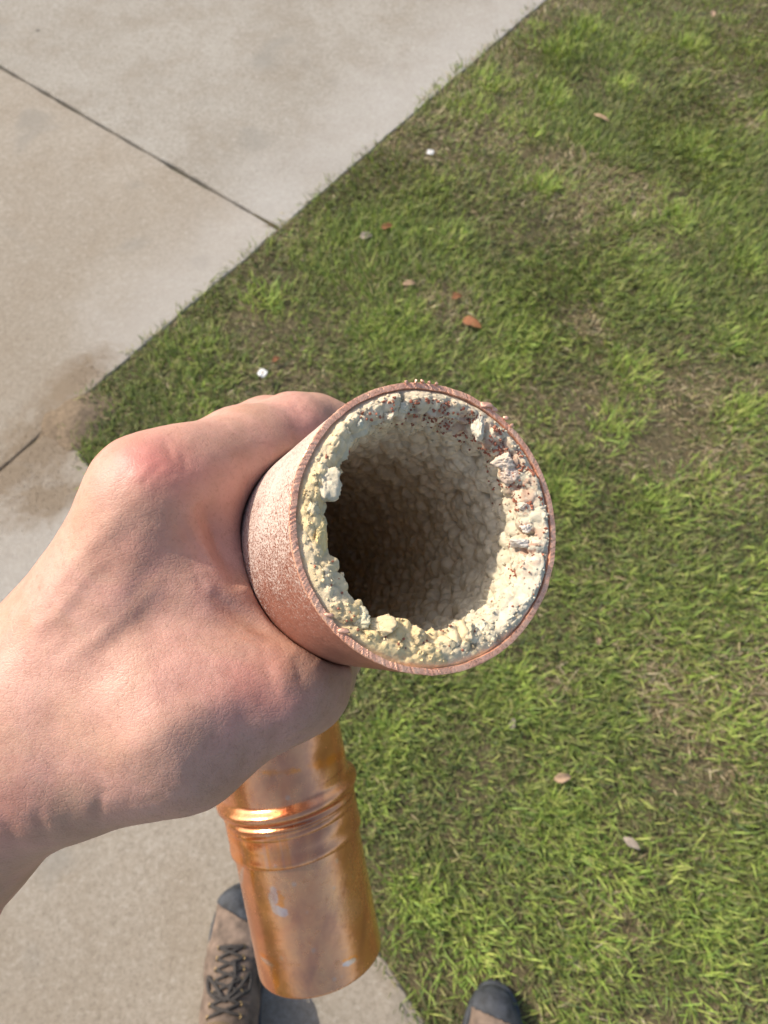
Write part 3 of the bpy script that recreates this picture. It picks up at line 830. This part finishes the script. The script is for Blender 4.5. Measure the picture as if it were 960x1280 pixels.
o = crumbs('copper_crumbs', rig(pos[pick] + Nb.reshape(-1, 3)[pick] * .15), rng.uniform(.12, .42, 620) / 1000, M_redcrumb, pipe); tag(o, kind='stuff')

def lumpmesh(name, c, size, mat, parent, col=None, seed=0, sharp=.35, label=None, n=22):
    """one angular irregular piece: sphere grid cut by random planes"""
    th_ = np.linspace(0, PI, n); ph = np.linspace(0, 2 * PI, 2 * n, endpoint=False)
    D = np.stack([np.sin(th_)[:, None] * np.cos(ph), np.sin(th_)[:, None] * np.sin(ph), np.cos(th_)[:, None] * np.ones(2 * n)], -1).reshape(-1, 3)
    r2 = np.random.default_rng(seed); r = np.ones(len(D)) * 1.25
    for _ in range(13):
        q = r2.normal(size=3); q /= np.linalg.norm(q); k = r2.uniform(.62, .95); dn = D @ q
        r = np.where(dn > .05, np.minimum(r, k / np.maximum(dn, .05)), r)
    r = r * (1 + .26 * fbm(D * 2.2 + seed, 4, seed)) - .16 * worley(D * 2.6 + seed, seed)[0] + .04
    if mat is M_scale: r = r - .10 * worley(D * 6 + seed, seed + 1)[0] + .05 * vnoise(D * 16, seed)
    V = D * r[:, None] * np.asarray(size) + c
    o = mesh_np(name, rig(V), grid_faces(n, 2 * n, True, True), mat, parent)
    if col is not None: attr_color(o, 'tint', np.tile(np.array(col), (len(V), 1)) * (1 + .12 * fbm(D * 4, 3, 3))[:, None])
    if label: o['label'] = label
    return o
def onface(deg_, r, s): a = math.radians(deg_); return O + AX * s + r * (math.cos(a) * nv + math.sin(a) * bv)
CH = [(188, 26.6, 1.2, (2.3, 4.6, 2.2), (.84, .64, .30), 'yellow crystal chunk'), (163, 27.0, .9, (3.4, 4.6, 2.4), (.70, .61, .44), 'blocky whitish chunk'),
      (176, 28.2, 1.2, (2.6, 3.2, 2.2), (.66, .56, .36), None), (-118, 26.5, 1.5, (3.8, 2.9, 2.8), (.74, .58, .34), None), (-100, 25.8, 1.8, (3.6, 3.0, 2.8), (.80, .60, .32), None),
      (-70, 25.6, 2., (3.0, 2.4, 2.4), (.72, .58, .37), None), (-60, 26.6, 2., (2.4, 2.4, 2.2), (.70, .66, .50), None), (-128, 27.5, 1.5, (3.0, 2.6, 2.4), (.72, .64, .42), None),
      (62, 28.2, 1.2, (1.9, 3.2, 2.0), (.70, .62, .48), None), (40, 27.3, 2.0, (3.0, 2.2, 2.2), (.68, .56, .44), None), (32, 26.6, 2.6, (2.6, 2.0, 2.0), (.66, .52, .42), None),
      (112, 27.0, 1.6, (1.8, 2.0, 1.8), (.68, .58, .42), None), (104, 28.0, 1.3, (1.6, 1.5, 1.6), (.68, .60, .44), None), (14, 27.2, 2.4, (1.7, 1.6, 1.8), (.66, .56, .46), None),
      (2, 26.8, 3.0, (1.8, 1.5, 1.8), (.66, .60, .52), None), (-6, 25.6, 3.4, (3.0, 1.5, 1.8), (.66, .60, .52), None), (-86, 27.5, 1.2, (3.6, 2.2, 1.8), (.76, .61, .36), None),
      (146, 28.0, 1.2, (1.8, 2.0, 1.7), (.66, .62, .50), None), (128, 28.6, 1.0, (1.6, 1.6, 1.4), (.64, .60, .46), None)]
for i, (a, r, s, sz, c, lb) in enumerate(CH):
    lumpmesh('scale_chunk', onface(a, r, s), sz, M_scale, pipe, c, 100 + i, label=lb, n=34)
# burrs and flakes on the rim
for i, (a, r, sz) in enumerate([(64, 33.0, (2.0, .8, .5)), (60, 33.4, (1.0, .7, .4)), (54, 33.6, (.8, .6, .4)), (97, 33.5, (.5, .5, .4)), (94, 33.6, (.6, .5, .4)), (91, 33.6, (.5, .4, .5)), (101, 33.5, (.5, .6, .4)), (88, 33.5, (.45, .4, .4)), (50, 33.4, (.7, .5, .4)), (-132, 32.0, (1.6, .7, .4)), (-140, 32.0, (1.2, .6, .4))]):
    lumpmesh('copper_burr', onface(a, r, -.4), sz, M_flakeM, pipe, None, 300 + i, n=10)

# ---- bend and lower leg (a lathe along the axis line)
def sweep(name, C, R, nth, mat, label=None, smooth=True):
    V = tube(C, R, nth); o = mesh_np(name, rig(V.reshape(-1, 3)), grid_faces(len(C), nth, True), mat, pipe, smooth=smooth)
    if label: o['label'] = label
    return o, V
# elbow, continuing into the neck above the bead
neck = L0 + LD * np.linspace(0, 34, 24)[1:, None]
Cb = np.concatenate([O + AX * np.linspace(LEN1 - 14, LEN1 - 2, 6)[:, None], bend, neck])
Rb = np.full(len(Cb), PR + .1); Rb[:6] = PR + 1.9; Rb[6:12] = np.linspace(PR + 1.9, PR + .1, 6)
elb, Vb = sweep('elbow', Cb, Rb, 160, M_bright)
# dents in the neck
dl = [(at(412, 962, 360), 7, 1.7), (at(352, 968, 362), 6, .9)]
co = Vb.reshape(-1, 3).copy()
for c, w, dpt in dl:
    d = np.linalg.norm((co - c)[:, :2], axis=1); co[:, 2] -= dpt * np.exp(-(d / w) ** 2) * (co[:, 2] > L0[2])
elb.data.vertices.foreach_set('co', (rig(co) - parent_world(pipe)).astype(np.float32).ravel()); elb.data.update()
def scrape_attr(o, V, spots):
    P_ = V.reshape(-1, 3); a = np.zeros(len(P_))
    for c, rx, ry in spots:
        d = P_ - c; q = (d[:, 0] / rx) ** 2 + (d[:, 1] / ry) ** 2
        a = np.maximum(a, (np.exp(-q) * (P_[:, 2] > L1[2]) > .35 + .35 * fbm(P_ / 1.5, 3, 5)).astype(float))
    attr_f(o, 'scrape', a)
scrape_attr(elb, co, [(at(412, 962, 360), 9, 2.2), (at(352, 962, 362), 10, 1.2)])
# rolled bead
bs = np.linspace(-8.5, 9, 46)
br = PR + .1 + 3.9 * np.exp(-np.abs(bs / 3.2) ** 3) + 1.5 * np.exp(-((bs - 6.6) / 1.3) ** 2) + .8 * (bs > 8)
bead, Vq = sweep('rolled_bead', L1 + LD * bs[:, None], br, 220, M_bright); attr_f(bead, 'scrape', np.zeros(Vq.shape[0] * Vq.shape[1]))
# fitting collar with faint lengthwise marks, ending in a step
cs = np.array([9, 10, 11.2, 11.8, 12.2, 12.8, 18, 22.5, 23, 24, 25.4, 25.9, 26.1, 26.1]); cr = np.array([0.9, 1.3, 1.3, .9, .9, 1.3, 1.3, 1.3, 1.55, 1.6, 1.6, 1.3, .7, -1.2]) + PR
col_, Vc = sweep('fitting_collar', L1 + LD * cs[:, None], cr, 420, M_bright)
tc = np.arange(420); angc = tc / 420 * 360; m = ((_hash(tc // 2, tc * 0, tc * 0, 4) > .35) & (angc > 160) & (angc < 275)).astype(float) * (.4 + .6 * _hash(tc // 3, tc * 0, tc * 0, 9))
attr_f(col_, 'scrape', np.tile(m, (len(cs), 1)).ravel())
dd = (rig(Vc.reshape(-1, 3)))
# lower pipe
LL = float(np.linalg.norm(L2 - L1)) - 4; ls = np.concatenate([np.linspace(24, LL - .6, 150), [LL - .3, LL, LL, LL - .6, LL - 30, 25]])
lr = np.concatenate([np.full(150, PR - .1), [PR - .2, PR - .5, PR - 1.6, PR - 1.9, PR - 1.9, PR - 1.9]])
low, Vl = sweep('lower_pipe', L1 + LD * ls[:, None], lr, 420, M_bright)
scrape_attr(low, Vl, [(at(345, 1130, 360), 3.6, 6), (at(332, 1215, 360), 4.5, 2), (at(341, 1235, 360), 2, 7), (at(312, 1105, 360), 1.0, 9), (at(437, 1213, 362), 3.4, 1.6)])
# flat pale smear of solder and a few flux runs
P_ = Vl.reshape(-1, 3); sm = np.zeros(len(P_))
for c_, rx, ry, sl_ in ((at(341, 1122, 362), 2.4, 5.0, .1), (at(349, 1140, 362), 4.0, 2.6, -.3), (at(300, 1100, 372), 1.2, 7, .2), (at(436, 1212, 364), 3.4, 1.4, .3), (at(331, 1215, 364), 4.0, 1.3, -.2)):
    d_ = P_ - c_; q_ = ((d_[:, 0] - sl_ * d_[:, 1]) / rx) ** 2 + (d_[:, 1] / ry) ** 2
    sm = np.maximum(sm, np.clip((1.15 - q_ + .9 * fbm(P_ / 2.2, 4, 15)) * 2.5, 0, 1) * (P_[:, 2] > L1[2]))
attr_f(low, 'smear', sm * .85)

# ================================================================== THE PERSON (hand, boots, lower legs)
person = empty('person', (-.02, -.22, 0)); tag(person, 'person in worn brown work boots gripping the clogged pipe with a bare left hand', 'person')
S = SDF((-330, -260, -325), (62, 60, -150), 1.0)
I0 = at(192, 622, 196); M0 = at(172, 624, 221); R0 = at(176, 655, 244); K0 = at(196, 694, 266)
I1 = at(368, 543, 240)
W = at(20, 940, 212); FA = at(-160, 1135, 240); EL = at(-420, 1420, 300)
nz_ = np.array([0, 0, 1.])
# forearm and wrist
S.cone(EL, FA, 44, 34, 8); S.cone(FA, W, 33, 26, 14)
S.cone(W, at(60, 880, 212), 27, 27, 10)
# metacarpals: back of the hand
wr = at(50, 900, 205); wr2 = at(45, 885, 235)
for a, b, ra, rb in ((wr, I0, 23, 15.5), (wr + [-2, 2, -10], M0, 22, 14.5), (wr2, R0, 21, 13.5), (wr2 + [0, -2, -12], K0, 20, 13)):
    S.cone(a, b, ra, rb, 12)
# palm body and first dorsal muscle, web
S.cone(at(110, 870, 205), at(225, 735, 203), 23, 17, 12)
S.cone(at(235, 690, 205), at(285, 800, 203), 15, 16, 10)
S.cone(at(150, 820, 240), at(240, 720, 250), 22, 20, 12)
# ball of the thumb
S.cone(at(115, 935, 205), at(225, 893, 200), 21.5, 23, 14)
S.cone(at(225, 891, 200), at(305, 860, 203), 22.4, 15.0, 14)
# thumb phalanges
G = np.full(S.n, 60., np.float32)
def chain(pts, k=3):
    for (a, ra), (b, rb) in zip(pts[:-1], pts[1:]): S.cone(a, b, ra, rb, k, None, G)
chain([(at(300, 866, 201), 16.0), (at(348, 855, 203), 15.4), (at(371, 851, 211), 14.6), (at(390, 840, 236), 13.0), (at(425, 805, 262), 10.5)], 5)
S.merge(G, 8)
# helper: point at angle a round the pipe, s along it, distance q from its axis
def rp(a, s, q): a = math.radians(a); return O + AX * s + q * (math.cos(a) * nv + math.sin(a) * bv)
G[:] = 60
chain([(I0, 15.6), (at(240, 598, 205), 14.6), (at(312, 566, 224), 13.4), (I1, 12.9), (rp(95, 82, 43), 11.6), (rp(68, 84, 43), 11.0), (rp(40, 86, 42.5), 10.0), (rp(22, 88, 42), 9.0)], 4)
S.merge(G, 9)
for base0, rb, s, k in ((M0, 14.5, 92, 0), (R0, 13.5, 113, 1), (K0, 12.5, 132, 2)):
    G[:] = 60; f = (1, .95, .84)[k]
    chain([(base0, rb), (rp(128, s - 5, 46), 12.4 * f), (rp(112, s, 46), 12.4 * f), (rp(88, s, 44), 11.4 * f), (rp(60, s, 43.5), 11 * f), (rp(30, s, 43), 10 * f), (rp(8, s + 1, 42), 9 * f)], 3)
    S.merge(G, 4)
S.cut_cyl(O, AX, PR + .15, 1.2)
V, Q = S.mesh(2); del G
NN = normals(V, Q)
px = 480 + FPX * V[:, 0] / -V[:, 2]; py = 640 - FPX * V[:, 1] / -V[:, 2]
front = np.clip((NN[:, 2]) * 3 + .6, 0, 1) * (V[:, 2] > -245)
disp = np.zeros(len(V))
def seg_d(pts):
    best = np.full(len(V), 1e9); tt = np.zeros(len(V)); n = len(pts) - 1
    for i, ((x0, y0), (x1, y1)) in enumerate(zip(pts[:-1], pts[1:])):
        dx, dy = x1 - x0, y1 - y0; t = np.clip(((px - x0) * dx + (py - y0) * dy) / (dx * dx + dy * dy), 0, 1)
        d = np.hypot(px - x0 - t * dx, py - y0 - t * dy); tt = np.where(d < best, (i + t) / n, tt); best = np.minimum(best, d)
    return best, np.sin(PI * np.clip(tt, 0, 1)) ** .7
creases = [([(252, 628), (266, 652), (280, 678), (292, 705), (304, 735)], 15, 3.6), ([(262, 640), (274, 662), (284, 686)], 5, .6), ([(240, 650), (262, 680), (280, 715)], 5, .35), ([(225, 660), (255, 700), (278, 740)], 5, .25),
           ([(262, 738), (285, 758), (310, 774), (335, 790), (370, 806)], 11, 1.8), ([(240, 722), (262, 742), (290, 762)], 4, .2), ([(210, 640), (232, 665), (250, 690)], 5, .3), ([(268, 775), (300, 792), (335, 806)], 5, .5), ([(225, 560), (232, 580), (230, 598)], 4, .3), ([(150, 575), (150, 596), (156, 612)], 4, .3), ([(262, 760), (300, 779), (330, 790)], 4, .35), ([(240, 715), (262, 745)], 4, .3),
           ([(205, 545), (212, 560), (214, 578)], 4, .35), ([(213, 541), (222, 556)], 3, .25), ([(362, 500), (372, 512), (380, 522)], 4, .25),
           ([(158, 590), (168, 604), (165, 622)], 4, .16), ([(190, 566), (198, 582), (196, 600)], 4, .18), ([(160, 560), (172, 568), (184, 566)], 4, .2),
           ([(125, 1037), (122, 1010), (130, 985)], 6, .45), ([(60, 1062), (52, 1030), (44, 1005)], 7, .35), ([(90, 1046), (82, 1018)], 5, .25), ([(30, 1080), (15, 1040), (-10, 1000)], 8, .3),
           ([(333, 950), (345, 930), (350, 905)], 7, .5), ([(350, 935), (372, 922), (398, 912)], 4, .4), ([(300, 968), (315, 945)], 6, .3)]
for pts, w, dp in creases:
    d_, e_ = seg_d(pts); disp -= dp * .8 * np.exp(-(d_ / w) ** 2) * front * e_
ridges = [([(30, 790), (100, 700), (165, 620)], 16, .8), ([(60, 880), (140, 760), (190, 650)], 22, .6), ([(120, 960), (220, 900), (320, 850)], 26, .8), ([(150, 610), (185, 590), (215, 575)], 30, .5), ([(340, 850), (372, 840)], 24, .7)]
for pts, w, dp in ridges:
    d_, e_ = seg_d(pts); disp += dp * np.exp(-(d_ / w) ** 2) * front * e_
kn = .9 * np.exp(-((px - 185) / 48) ** 2 - ((py - 590) / 38) ** 2) + .8 * np.exp(-((px - 385) / 30) ** 2 - ((py - 850) / 40) ** 2) + .5 * np.exp(-((px - 378) / 26) ** 2 - ((py - 505) / 26) ** 2)
ang = .9
ws = vnoise(np.c_[(px * math.cos(ang) + py * math.sin(ang)) / 5.5 + 1.2 * vnoise(np.c_[px / 18, py / 18, px * 0], 4), (-px * math.sin(ang) + py * math.cos(ang)) / 26, px * 0], 8)
disp += kn * front * ws * .18
disp += .45 * fbm(V / 11, 3, 44) + .03 * vnoise(V / 2.4, 45)
# veins: soft raised lines
for pts, w, dp in [([(20, 800), (70, 770), (110, 720), (150, 680)], 10, .45), ([(60, 840), (120, 800), (170, 760), (200, 720)], 10, .4)]:
    d_, e_ = seg_d(pts); disp += dp * np.exp(-(d_ / w) ** 2) * front * e_
V = V + NN * disp[:, None]
hand = mesh_np('hand', rig(V), Q[:, ::1], M_skin, person)
red = .95 * np.exp(-((px - 188) / 48) ** 2 - ((py - 578) / 38) ** 2) + .55 * np.exp(-((px - 330) / 60) ** 2 - ((py - 860) / 55) ** 2) + .35 * np.exp(-((px - 150) / 60) ** 2 - ((py - 690) / 60) ** 2) \
    + .35 * np.exp(-((px - 380) / 50) ** 2 - ((py - 530) / 40) ** 2) + .45 * np.exp(-((px - 10) / 70) ** 2 - ((py - 1010) / 60) ** 2) + .25 * np.exp(-((px - 240) / 60) ** 2 - ((py - 590) / 40) ** 2)
attr_f(hand, 'red', np.where(V[:, 2] > -250, red, .2)); hand['label'] = 'bare left hand and forearm wrapped round the pipe'

# fine short hairs on the back of the hand and the wrist
hp = np.flatnonzero((NN[:, 2] > .1) & (V[:, 2] > -235) & (px > -60) & (px < 330) & (py > 640) & (py < 1040) & (np.hypot(px - 250, py - 700) > 60))
hp = rng.choice(hp, 1500); hn = NN[hp]; hl = rng.uniform(1.0, 3.0, 1500)[:, None]
hd = np.array([.35, -.85, .1]) + rng.normal(0, .22, (1500, 3)); hd -= hn * (hd * hn).sum(1)[:, None]; hd /= np.linalg.norm(hd, axis=1)[:, None]
sd = np.cross(hd, hn) * .014
b0 = V[hp]; b1 = b0 + hn * .35 + hd * hl * .5; b2 = b0 + hn * .45 + hd * hl
HV = np.stack([b0 - sd, b0 + sd, b1 - sd * .7, b1 + sd * .7, b2, b1 + hn * .03], 1).reshape(-1, 3)
HF = (np.array([[0, 1, 3], [0, 3, 2], [2, 3, 4]])[None] + (np.arange(1500) * 6)[:, None, None]).reshape(-1, 3)
hair = mesh_np('hair', rig(HV), HF, simple('body_hair', (.20, .11, .065), .6, .2, 100, 0, .0001), hand); tag(hair, kind='stuff')

# ---- boots
def boot(toe_px, toe_z, yaw, parent, label, size=1.0, cap_skew=.25):
    toe = ground(*toe_px, toe_z)[:2]
    B = SDF((-70, -330, -8), (70, 16, 330), 2.4)
    c = lambda x, y, z: np.array([x, y, z], float)
    up = (0, 0, 1)
    B.cone(c(-3, -34, 30), c(2, -78, 34), 33, 42, 10, (up, .78))
    B.cone(c(6, -70, 34), c(-4, -110, 40), 42, 42, 12, (up, .9))
    B.cone(c(0, -110, 46), c(0, -160, 68), 40, 40, 20)
    B.cone(c(0, -120, 34), c(0, -265, 32), 37, 36, 16)
    B.cone(c(0, -160, 72), c(0, -222, 110), 38, 44, 20)
    B.cone(c(0, -222, 90), c(0, -228, 215), 46, 50, 16)
    B.cone(c(0, -225, 50), c(0, -262, 40), 38, 36, 14)
    # flat bottom
    z = (B.lo[2] + B.h * np.arange(B.n[2]))[None, None, :]
    B.F = np.maximum(B.F, (14 - z)).astype(np.float32)
    B.F = np.maximum(B.F, (z - 212)).astype(np.float32)
    V, Q = B.mesh(1); N = normals(V, Q)
    cr = vnoise(np.c_[V[:, 0] / 30, V[:, 1] / 7, V[:, 2] / 30], 5) * np.exp(-((V[:, 1] + 95) / 30) ** 2) * (V[:, 2] > 40)
    V = V + N * (cr * 1.3 + .7 * fbm(V / 14, 3, 6))[:, None]
    root_loc = np.array([toe[0], toe[1], 0.0]) 
    ground_z = Z_TOP if ((toe - Q0) @ N2) < 0 else .006
    cy, sy = math.cos(yaw), math.sin(yaw); Rz = np.array([[cy, -sy, 0], [sy, cy, 0], [0, 0, 1]])
    def toW(P): return (np.asarray(P) * size / 1000) @ Rz.T + np.array([toe[0], toe[1], ground_z])
    b = mesh_np('boot', toW(V), Q, M_leather, parent); b['label'] = label
    # toe cap
    zc = V[Q].mean(1); side = (zc[:, 1] > -40 + .55 * -zc[:, 0] * cap_skew) & (zc[:, 2] > 15)
    Qc = Q[side]; used = np.unique(Qc); mp = -np.ones(len(V), int); mp[used] = np.arange(len(used))
    Vi, Ni = V[used], N[used]
    inner = mp[Qc]; nU = len(used)
    E = {}
    for q in inner:
        for a, b_ in zip(q, np.roll(q, -1)):
            if (b_, a) in E: del E[(b_, a)]
            else: E[(a, b_)] = 1
    side_f = [[a, a + nU, c_ + nU, c_] for (a, c_) in E] 
    F = [list(map(int, q + nU)) for q in inner] + [[int(x) for x in f] for f in side_f]
    cap = mesh_np('toe_cap', toW(np.concatenate([Vi, Vi + Ni * 1.8])), F, M_rubber, b)
    # sole: outline swept
    out = [(-2, 4), (20, -2), (36, -22), (46, -55), (47, -90), (40, -130), (36, -175), (38, -225), (36, -270), (22, -298), (0, -304), (-22, -298), (-36, -270), (-38, -225), (-40, -175), (-45, -130), (-48, -90), (-45, -55), (-34, -24), (-20, -4)]
    oo = []
    nO = len(out)
    for i in range(nO):
        p0, p1, p2, p3 = [np.array(out[(i + k) % nO], float) for k in (-1, 0, 1, 2)]
        for t in np.linspace(0, 1, 6, endpoint=False):
            oo.append(.5 * (2 * p1 + (p2 - p0) * t + (2 * p0 - 5 * p1 + 4 * p2 - p3) * t ** 2 + (3 * p1 - p0 - 3 * p2 + p3) * t ** 3))
    oo = np.array(oo)[::-1]; n = len(oo); nrm = np.roll(oo, -1, 0) - np.roll(oo, 1, 0); nrm /= np.linalg.norm(nrm, axis=1)[:, None]; nrm = np.stack([nrm[:, 1], -nrm[:, 0]], 1)
    rows = [(-6, 0), (0, 1.5), (0, 7), (1.2, 8.5), (1.2, 14), (0, 18), (-5, 19), (-12, 19)]
    Vs = np.concatenate([np.c_[oo + nrm * a, np.full(n, z)] for a, z in rows])
    F = [list(q) for q in grid_faces(len(rows), n)] + [list(range(n))[::-1], [(len(rows) - 1) * n + j for j in range(n)]]
    mesh_np('sole', toW(Vs), F, M_rubber, b)
    # tongue, eyestays, laces on the leather surface
    bvh = BVHTree.FromPolygons([tuple(v) for v in V], [tuple(int(i) for i in q) for q in Q])
    def top(x, y, lift):
        h = bvh.ray_cast(Vector((x, y, 300)), Vector((0, 0, -1))) if y > -178 else bvh.ray_cast(Vector((x, 60, 78 + (-178 - y) * 1.6)), Vector((0, -1, 0)))
        if h[0] is None: return np.array([x, y, 60.])
        return np.array(h[0]) + np.array(h[1]) * lift
    def lace(name, pts, r, mat, par):
        P_ = []
        for (a, b_) in zip(pts[:-1], pts[1:]):
            for t in np.linspace(0, 1, 8, endpoint=False): P_.append(top(a[0] + (b_[0] - a[0]) * t, a[1] + (b_[1] - a[1]) * t, r * (1.0 + 1.2 * math.sin(PI * t))))
        P_.append(top(*pts[-1], r)); P_ = np.array(P_)
        T_ = np.gradient(P_, axis=0); T_ /= np.linalg.norm(T_, axis=1)[:, None] + 1e-9
        n0 = np.cross(T_, [0, 0, 1.]); n0 /= np.linalg.norm(n0, axis=1)[:, None] + 1e-9; b0 = np.cross(T_, n0)
        tt = np.linspace(0, 2 * PI, 8, endpoint=False)
        Vt = P_[:, None] + r * (np.cos(tt)[None, :, None] * n0[:, None] * 1.3 + np.sin(tt)[None, :, None] * b0[:, None] * .8)
        return mesh_np(name, toW(Vt.reshape(-1, 3)), grid_faces(len(P_), 8), mat, par)
    ys = [-84, -98, -112, -126, -140, -154, -168]
    for i, y in enumerate(ys):
        w = 15 + i * .6
        for sx in (-1, 1):
            p_ = top(sx * (w + 3), y, .6)
            tt = np.linspace(0, 2 * PI, 12, endpoint=False)
            ringv = np.concatenate([p_ + np.stack([rr * np.cos(tt), rr * np.sin(tt), np.full(12, hh)], 1) for rr, hh in ((4, 0), (3.6, 1.4), (2.0, 1.4), (1.8, 0))])
            mesh_np('eyelet', toW(ringv), grid_faces(4, 12, True, True), M_brass, b)
        if i < len(ys) - 1:
            lace('lace', [(-w - 3, y), (w + 3, ys[i + 1])], 1.7, M_lace, b); lace('lace', [(w + 3, y), (-w - 3, ys[i + 1])], 1.7, M_lace, b)
    lace('lace', [(-18, -84), (18, -84)], 2.3, M_lace, b)
    lace('lace', [(0, -150), (-16, -132), (-30, -120), (-26, -138), (-8, -150)], 2.1, M_lace, b)
    lace('lace', [(0, -150), (18, -136), (28, -118), (30, -140), (8, -150)], 2.1, M_lace, b)
    lace('lace', [(2, -148), (10, -122), (6, -100)], 2.0, M_lace, b)
    # trouser leg over the shaft
    C_ = [(0, -236, 150, 62), (0, -236, 158, 65), (0, -236, 200, 66), (0, -240, 260, 67), (0, -246, 330, 70), (0, -250, 400, 74), (0, -250, 470, 76), (0, -250, 520, 70), (0, -250, 532, 30), (0, -250, 534, 2)]
    tt = np.linspace(0, 2 * PI, 64, endpoint=False); Vt = []
    for (x, y, z_, r) in C_:
        rr = r + 2.5 * vnoise(np.c_[np.cos(tt) * 2, np.sin(tt) * 2, np.full(64, z_ / 28)], 3)
        Vt.append(np.stack([x + rr * np.cos(tt), y + rr * 1.05 * np.sin(tt), np.full(64, float(z_)) + 4 * np.sin(tt * 2)], 1))
    mesh_np('trouser_leg', toW(np.concatenate(Vt)), grid_faces(len(C_), 64), M_cloth, parent)
boot((298, 1108), .045, .05, person, 'worn brown leather boot with black laces, standing on the concrete', cap_skew=1.0)
boot((620, 1232), .045, -.10, person, 'boot with a scuffed black toe, standing in the grass', 1.0, cap_skew=.45)
